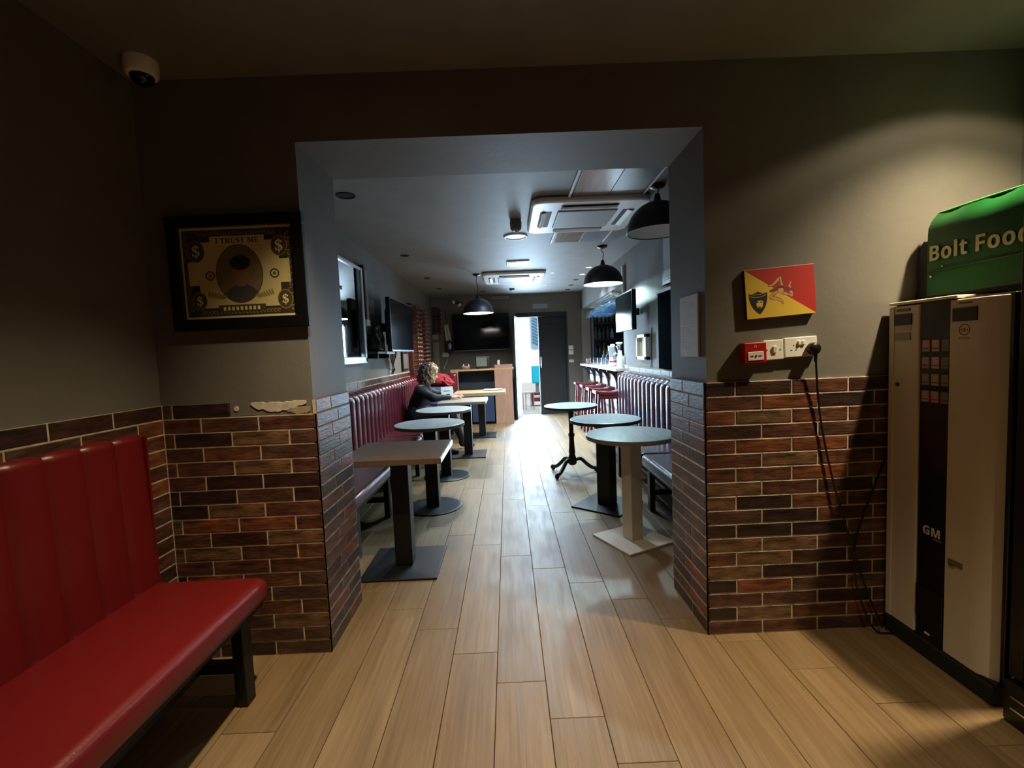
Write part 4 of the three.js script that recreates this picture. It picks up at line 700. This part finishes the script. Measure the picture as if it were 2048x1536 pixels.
// ───────── vending machine, bag, fridge ─────────
{
  const X0 = 1.69, zA = -2.028, zB = -1.547, cream = M('#cdc2ac', 0.38), cream2 = cream, blk = M('#0d0c0d', 0.3);
  const v = thing('vending_machine', 'cream and black cigarette vending machine beside the right pier', 'vending machine', [X0, 0, 0]);
  P('plinth', ab(-0.005, 0.38, 0, 0.075, zA, zB - 0.005, 0.01), blackMatte, v); P('carcass', ab(0.03, 0.4, 0.07, 1.478, zA, zB, 0.006), blk, v);
  P('left_door', ab(0, 0.05, 0.078, 1.47, zA + 0.002, -1.88, 0.006), cream, v); P('edge_strip', ab(-0.004, 0.02, 0.08, 1.468, zA + 0.002, zA + 0.03, 0.004), cream2, v);
  P('centre_column', ab(0.006, 0.05, 0.078, 1.475, -1.878, -1.747, 0.003), blk, v);
  const s = new THREE.Shape(); s.moveTo(0, 0); s.lineTo(0, 0.1); s.quadraticCurveTo(0.003, 0.188, 0.075, 0.2); s.lineTo(0.085, 0.2); s.lineTo(0.085, 0); s.closePath(); // plan: x in, y towards the near end
  P('right_door', new THREE.ExtrudeGeometry(s, { depth: 1.385, bevelEnabled: true, bevelSize: 0.003, bevelThickness: 0.003, bevelSegments: 2, curveSegments: 14 }), cream, v, [0.003, 0.082 + 1.385, -1.744], [PI / 2, 0, 0]);
  P('top_cap', ab(-0.004, 0.4, 1.476, 1.488, zA, -1.72, 0.004), M('#d8ccb4', 0.35), v);
  P('lower_skirt', ab(0.004, 0.3, 0.07, 0.085, zA, zB, 0.004), blk, v);
  const q = (name, z0, z1, y0, y1, mat, t = 0.004, x = 0, label) => P(name, ab(x - t, x + 0.002, y0, y1, z0, z1, Math.min(0.002, t / 3)), mat, v, null, null, label);
  q('display', -2.0, -1.913, 1.388, 1.436, blackPlastic); q('label_plate', -1.995, -1.917, 1.324, 1.356, M('#8b8e80', 0.4)); q('label_plate', -1.995, -1.917, 1.366, 1.382, M('#b4a88c', 0.5), 0.002);
  q('display', -1.737, -1.645, 1.388, 1.438, blackPlastic); P('lock', cyl(0.008, 0.008, 0.008, 14), M('#5a4630', 0.4, { metalness: 0.5 }), v, [-0.002, 1.134, -1.978], [0, 0, PI / 2]);
  q('header_sticker', -1.99, -1.92, 1.446, 1.458, M('#6b5636', 0.6), 0.0015); q('header_sticker', -1.715, -1.665, 1.452, 1.458, M('#6b5636', 0.6), 0.0015);
  const packs = ['#b9908a', '#c0a094', '#6a6f62', '#a88486', '#c3aaa4', '#747058', '#8f8468', '#a89a86', '#80785c', '#b99488', '#b98c7a', '#75735c'];
  const pm = packs.map(c => M(c, 0.45));
  for (let r = 0; r < 4; r++) for (let c = 0; c < 3; c++) { const z = -1.865 + c * 0.041, y = 1.322 - r * 0.068; const b = q('pack_button', z, z + 0.032, y - 0.046, y, pm[r * 3 + c], 0.006, 0.006); P('pack_band', ab(-0.0008, 0.001, y - 0.036, y - 0.031, z + 0.003, z + 0.029), M('#7a4a40', 0.5), b); }
  q('pack_shelf', -1.876, -1.749, 1.33, 1.4, M('#17171a', 0.2), 0.003, 0.006);
  const age = canvas(256, 300, (g, w, h) => { g.fillStyle = '#d6c4a4'; g.fillRect(0, 0, w, h); g.strokeStyle = '#4a3422'; g.lineWidth = 16; g.beginPath(); g.arc(128, 112, 88, 0, 7); g.stroke(); g.fillStyle = '#4a3422'; g.textAlign = 'center'; g.textBaseline = 'middle'; g.font = 'bold 92px sans-serif'; g.fillText('18+', 128, 116); g.fillStyle = '#8a7656'; for (let i = 0; i < 2; i++) g.fillRect(30, 236 + i * 24, w - 60, 12); });
  P('age_sticker', new THREE.PlaneGeometry(0.056, 0.066), M('#ffffff', 0.5, { map: age }), v, [-0.0005, 1.348, -1.692], [0, -PI / 2, 0]);
  P('maker_letters', text('GM', 0.036, 0.001), M('#e2dccd', 0.4), v, [0.006, 0.542, -1.814], [0, -PI / 2, 0]); q('maker_stroke', -1.806, -1.768, 0.512, 0.518, M('#7b7584', 0.4), 0.0012, 0.006);
  q('tape_patch', -1.736, -1.677, 0.446, 0.47, M('#6f6856', 0.6), 0.001, 0, 'torn grey tape'); q('tape_patch', -1.733, -1.71, 0.434, 0.45, M('#8b836f', 0.6), 0.001); q('coin_slot', -1.835, -1.812, 0.1, 0.108, M('#cfc6b2', 0.3), 0.003, 0.006);
  P('delivery_slot', ab(-0.002, 0.01, 0.16, 0.3, -1.872, -1.753, 0.002), M('#161618', 0.2), v);
}
{
  const green = M('#0c4d1d', 0.4), yA = 1.488, z0 = -1.975, z1 = -1.572;
  const b = thing('delivery_bag', 'green insulated food delivery bag lying on the vending machine', 'bag', [1.8, yA, 0]);
  const g = new THREE.BoxGeometry(0.29, 0.36, z1 - z0, 8, 12, 14), p = g.attributes.position;
  for (let i = 0; i < p.count; i++) { const x = p.getX(i), y = p.getY(i), z = p.getZ(i); const edge = (1 - Math.pow(Math.abs(z) / 0.2, 4)) * (1 - Math.pow(Math.abs(y) / 0.18, 4)); p.setX(i, x + (x < -0.1 ? -1 : 1) * 0.004 * edge * Math.sin(y * 22 + z * 9) + (x < -0.1 && y > 0.1 ? 0.05 * Math.pow((y - 0.1) / 0.08, 2) * (0.85 + 0.2 * Math.sin(z * 31)) : 0)); p.setY(i, y + 0.003 * Math.sin(z * 25)); }
  g.computeVertexNormals(); P('bag_body', metricUV(g), green, b, [0.15, 0.183, (z0 + z1) / 2]);
  P('lid_flap', bx(0.25, 0.012, z1 - z0 + 0.004, 0.005), green, b, [0.178, 0.366, (z0 + z1) / 2]); P('lid_piping', tube([[0.053, 0.367, z0 - 0.002], [0.052, 0.369, (z0 + z1) / 2], [0.053, 0.367, z1]], 0.004), M('#4fae55', 0.4), b);
  P('seam', tube([[0.001, 0.118, z0 + 0.01], [0.0, 0.122, -1.8], [0.001, 0.126, z1 - 0.01]], 0.0025), M('#0b4019', 0.5), b); P('hem', bx(0.02, 0.02, z1 - z0, 0.004), blackMatte, b, [0.014, 0.012, (z0 + z1) / 2]);
  P('lettering', text('Bolt Food', 0.062, 0.0012), M('#c9c59a', 0.6), b, [-0.0006, 0.196, -1.768], [0, -PI / 2, 0]); P('snap', new THREE.SphereGeometry(0.006, 12, 8), chrome, b, [-0.001, 0.1, z0 + 0.025]); P('snap', new THREE.SphereGeometry(0.004, 10, 8), chrome, b, [-0.001, 0.135, z0 + 0.075]);
  const s = new THREE.Shape(); s.moveTo(0, 0); s.lineTo(-0.064, 0); s.lineTo(-0.042, 0.235); s.lineTo(-0.03, 0.25); s.lineTo(0, 0.245); s.closePath();
  P('side_flap', new THREE.ExtrudeGeometry(s, { depth: 0.2, bevelEnabled: true, bevelSize: 0.003, bevelThickness: 0.003, bevelSegments: 1 }), M('#0c0f0d', 0.6), b, [0.215, 0.003, z0 + 0.002], [0, -PI / 2, 0], 'black side flap');
}
{
  const X0 = 1.685, z0 = -1.505, z1 = -0.92, Ht = 1.76, blk = M('#0b0b0d', 0.35);
  const f = thing('drinks_fridge', 'black glass door drinks fridge beside the vending machine', 'fridge', [X0, 0, 0]);
  P('back_panel', ab(0.5, 0.53, 0.12, Ht, z0, z1), blk, f); P('side_panel', ab(0.03, 0.53, 0.12, Ht, z0, z0 + 0.03, 0.003), blk, f); P('side_panel', ab(0.03, 0.53, 0.12, Ht, z1 - 0.03, z1, 0.003), blk, f); P('top_panel', ab(0.03, 0.53, Ht - 0.03, Ht, z0, z1, 0.003), blk, f); P('base', ab(-0.02, 0.53, 0.0, 0.15, z0, z1, 0.012), blk, f);
  P('base_vent', ab(-0.024, -0.018, 0.06, 0.066, z0 + 0.03, z1 - 0.03), chrome, f); P('base_vent', ab(-0.024, -0.018, 0.1, 0.106, z0 + 0.03, z1 - 0.03), chrome, f);
  const d = P('door_frame', ab(0, 0.03, 0.16, Ht, z0, z0 + 0.045, 0.004), blk, f); P('door_frame', ab(0, 0.03, 0.16, Ht, z1 - 0.045, z1, 0.004), blk, f); P('door_frame', ab(0, 0.03, 0.16, 0.24, z0 + 0.045, z1 - 0.045, 0.004), blk, f); P('header', ab(0, 0.03, Ht - 0.16, Ht, z0 + 0.045, z1 - 0.045, 0.004), blk, f);
  P('door_glass', ab(0.012, 0.016, 0.24, Ht - 0.16, z0 + 0.045, z1 - 0.045), glassThin, f);
  for (const y of [0.5, 0.82, 1.14, 1.42]) { P('shelf', ab(0.04, 0.49, y - 0.012, y, z0 + 0.03, z1 - 0.03), M('#9a9da0', 0.4), f); P('price_strip', ab(0.034, 0.042, y - 0.03, y + 0.004, z0 + 0.03, z1 - 0.03), M('#c9c8c0', 0.4), f); }
  const cg = lathe([[0, 0.165], [0.026, 0.165], [0.033, 0.155], [0.033, 0.012], [0.026, 0], [0, 0]], 18);
  for (const [y, cols, w] of [[0.5, ['#c4c8cc', '#1d3c8f', '#b01c22'], 'lowest'], [0.82, ['#b01c22', '#8f1d1d', '#1d3c8f'], 'second'], [1.14, ['#1f3f9c', '#c9ccd0', '#b01c22'], 'third']]) cols.forEach((c, i) => one('drinks_can', `${['first', 'second', 'third'][i]} can from the door hinge side on the ${w} shelf of the fridge`, 'can', cg, M(c, 0.3), [X0 + 0.085, y, z0 + 0.085 + i * 0.09], null, 'cans in the fridge'));
}

// ───────── seated woman ─────────
{
  // smooth union of tapered capsules, meshed on a grid
  const seg = (p, b) => { const [ax, ay, az, ra] = b[0], [bx_, by, bz, rb] = b[1]; const dx = bx_ - ax, dy = by - ay, dz = bz - az; let t = ((p[0] - ax) * dx + (p[1] - ay) * dy + (p[2] - az) * dz) / (dx * dx + dy * dy + dz * dz + 1e-9); t = t < 0 ? 0 : t > 1 ? 1 : t; return Math.hypot(p[0] - ax - t * dx, p[1] - ay - t * dy, p[2] - az - t * dz) - (ra + (rb - ra) * t); };
  const smin = (a, b, k) => { const h = Math.max(k - Math.abs(a - b), 0) / k; return Math.min(a, b) - h * h * k * 0.25; };
  function surface(field, c, half, res) {
    const mc = new MarchingCubes(res, new THREE.MeshBasicMaterial(), false, false, 120000); mc.isolation = 0; const s = res, hs = s / 2;
    for (let k = 0; k < s; k++) for (let j = 0; j < s; j++) for (let i = 0; i < s; i++) mc.field[i + j * s + k * s * s] = -field([c[0] + (i - hs) / hs * half, c[1] + (j - hs) / hs * half, c[2] + (k - hs) / hs * half]);
    mc.update(); const n = mc.count, pos = new Float32Array(n * 3), nor = new Float32Array(n * 3);
    for (let i = 0; i < n; i++) for (let a = 0; a < 3; a++) { pos[3 * i + a] = mc.positionArray[3 * i + a] * half + c[a]; nor[3 * i + a] = mc.normalArray[3 * i + a]; }
    const g = new THREE.BufferGeometry(); g.setAttribute('position', new THREE.BufferAttribute(pos, 3)); g.setAttribute('normal', new THREE.BufferAttribute(nor, 3)); return g;
  }
  function paintBy(g, f) { const p = g.attributes.position, c = new Float32Array(p.count * 3), col = new THREE.Color(); for (let i = 0; i < p.count; i++) { col.set(f(p.getX(i), p.getY(i), p.getZ(i))); c.set([col.r, col.g, col.b], 3 * i); } g.setAttribute('color', new THREE.BufferAttribute(c, 3)); return g; }
  // local frame: origin on the floor under the hips, +x is where she faces, z across
  const bones = [
    [[0, .565, 0, .15], [0.05, .72, 0, .125]], [[0.05, .72, 0, .125], [0.1, .87, 0, .12]], [[0.1, .87, -.11, .085], [0.1, .87, .11, .085]], [[0.12, .92, 0, .06], [0.155, 1.0, 0, .05]],
    [[0.0, .56, .09, .115], [0.42, .555, .1, .075]], [[0.42, .555, .1, .072], [0.36, .12, .06, .045]], [[0.36, .07, .06, .042], [0.52, .04, .06, .034]],
    [[0.0, .56, -.09, .115], [0.44, .56, -.14, .075]], [[0.44, .56, -.14, .072], [0.56, .12, -.34, .045]], [[0.56, .07, -.34, .042], [0.7, .04, -.38, .034]],
    [[0.1, .885, .18, .066], [0.27, .80, .235, .047]], [[0.27, .80, .235, .047], [0.475, .787, .13, .031]],
    [[0.1, .885, -.18, .066], [0.26, .80, -.24, .047]], [[0.26, .80, -.24, .047], [0.475, .787, -.12, .031]],
  ];
  const bodyF = p => { let d = 9; for (const b of bones) d = smin(d, seg(p, b), 0.05); return d; };
  const bodyG = paintBy(surface(bodyF, [0.33, .56, -0.05], 0.62, 92), (x, y, z) => y < 0.062 || (y < 0.12 && x > 0.4 && z < -0.2) ? '#1d1b1e' : y > 0.955 ? '#b98a70' : '#0d0d11');
  // head: turned a little away from the passage and tipped down
  const hc = [0.2, 1.1, -0.01], yaw = 0.35, pit = -0.3, cy = Math.cos(yaw), sy = Math.sin(yaw), cp = Math.cos(pit), sp = Math.sin(pit);
  const toHead = p => { let x = p[0] - hc[0], y = p[1] - hc[1], z = p[2] - hc[2]; const x1 = x * cy - z * sy, z1 = x * sy + z * cy; return [x1 * cp + y * sp, -x1 * sp + y * cp, z1]; };
  const ell = (q, c, r) => { const a = (q[0] - c[0]) / r[0], b = (q[1] - c[1]) / r[1], d = (q[2] - c[2]) / r[2], k = Math.hypot(a, b, d); return (k - 1) * Math.min(...r); };
  const headF = p => { const q = toHead(p); let d = ell(q, [0, .02, 0], [.098, .105, .078]); d = smin(d, ell(q, [.03, -.05, 0], [.062, .068, .056]), .04); d = smin(d, seg(q, [[.093, .005, 0, .009], [.112, -.022, 0, .013]]), .014); d = smin(d, seg(q, [[.083, -.058, -.018, .009], [.083, -.058, .018, .009]]), .012); d = smin(d, ell(q, [.07, -.092, 0], [.026, .02, .026]), .02); for (const s of [-1, 1]) { d = smin(d, ell(q, [-.01, -.01, .078 * s], [.018, .03, .01]), .008); d = Math.max(d, -ell(q, [.096, .012, .03 * s], [.012, .009, .014])); } d = smin(d, seg(p, [[0.15, .97, 0, .05], [0.175, 1.03, -.005, .048]]), .03); return d; };
  const headG = paintBy(surface(headF, hc, 0.17, 76), (x, y, z) => { const q = toHead([x, y, z]); if (q[0] > .075 && Math.abs(q[1] - .012) < .007 && Math.abs(Math.abs(q[2]) - .03) < .012) return '#3a2a22'; if (q[0] > .07 && Math.abs(q[1] + .06) < .01 && Math.abs(q[2]) < .024) return '#a8605a'; return '#c6967c'; });
  // hands: palm and five fingers each, resting on the table
  function hand(wx, wy, wz, turn, side) {
    const ct = Math.cos(turn), st = Math.sin(turn), L = (x, y, z) => [wx + x * ct + z * st, wy + y, wz - x * st + z * ct];
    const B = [[[...L(0, 0, 0), .026], [...L(.035, -.002, .008), .021]], [[...L(.03, 0, -.02), .015], [...L(.085, -.004, -.026), .013]], [[...L(.03, 0, .022), .015], [...L(.085, -.004, .026), .013]], [[...L(.06, 0, 0), .015], [...L(.088, -.002, 0), .014]]], len = [.07, .078, .072, .056];
    const F = []; for (let i = 0; i < 4; i++) { const z = -.028 + i * .0187; F.push([[...L(.088, .0, z), .0088], [...L(.088 + len[i] * .5, .008, z * 1.1), .0082]], [[...L(.088 + len[i] * .5, .008, z * 1.1), .0082], [...L(.088 + len[i] * .97, -.012, z * 1.12), .0068]]); }
    F.push([[...L(.03, -.004, -side * .024), .0115], [...L(.062, -.002, -side * .05), .0095]], [[...L(.062, -.002, -side * .05), .0095], [...L(.092, -.006, -side * .058), .008]]);
    return paintBy(surface(p => { let d = 9; for (const b of B) d = smin(d, seg(p, b), .014); let e = 9; for (const b of F) e = Math.min(e, seg(p, b)); return smin(d, e, .006); }, L(.07, 0, 0), 0.12, 84), () => '#c6967c');
  }
  const hands = [hand(0.475, .783, .13, 0.35, 1), hand(0.475, .783, -.12, -0.25, -1)];
  const w = thing('person', 'seated woman in black with curly blonde hair leaning on the pale wooden table', 'person', [-1.262, 0, -6.2], 0);
  P('body', mergeGeometries([bodyG, headG, ...hands]), new THREE.MeshStandardMaterial({ vertexColors: true, roughness: 0.75 }), w);
  const hairF = p => { const q = toHead(p); const n = noise.noise(p[0] * 30, p[1] * 22, p[2] * 30) + 0.5 * noise.noise(p[0] * 62 + 7, p[1] * 50, p[2] * 62); let d = ell(q, [-.02, .045, 0], [.122, .112, .108]); d = smin(d, ell(q, [-.075, -.045, 0], [.078, .12, .105]), .05); for (const s of [-1, 1]) d = smin(d, ell(q, [-.005, -.04, .085 * s], [.06, .09, .034]), .03); d += .016 * n; const face = ell(q, [.12, -.03, 0], [.085, .1, .062]); return Math.max(d, -face); };
  const tones = ['#3a2a1e', '#5a422c', '#8a6a44', '#b8966a', '#d2b684'].map(c => new THREE.Color(c)), mixed = new THREE.Color();
  const hairG = paintBy(surface(hairF, [hc[0] - 0.03, hc[1] - 0.01, hc[2]], 0.2, 96), (x, y, z) => { const q = toHead([x, y, z]); let n = 2 + 1.1 * noise.noise(x * 22, y * 12, z * 22) + q[0] * 16; n = Math.min(3.99, Math.max(0, n)); const i = Math.floor(n); return mixed.copy(tones[i]).lerp(tones[i + 1], n - i); });
  P('hair', hairG, new THREE.MeshStandardMaterial({ vertexColors: true, roughness: 0.55 }), w, null, null, 'curly blonde shoulder hair');
  const c = thing('menu_card', 'white printed card standing on the table before the seated woman', 'card', [-0.84, 0.752, -6.22], 0.25);
  P('card_sheet', bx(0.16, 0.17, 0.003, 0.001), white, c, [0, 0.083, 0], [-0.2, 0, 0]); P('print_mark', bx(0.05, 0.02, 0.001, 0.0003), M('#3a3434', 0.6), c, [0.01, 0.06, 0.007], [-0.2, 0, 0]); P('print_mark', bx(0.09, 0.012, 0.001, 0.0003), M('#8a7f7c', 0.6), c, [0, 0.11, -0.003], [-0.2, 0, 0]); P('card_stand', bx(0.05, 0.11, 0.003, 0.001), white, c, [0, 0.052, -0.03], [0.35, 0, 0]);
}
renderer.render(scene, camera);
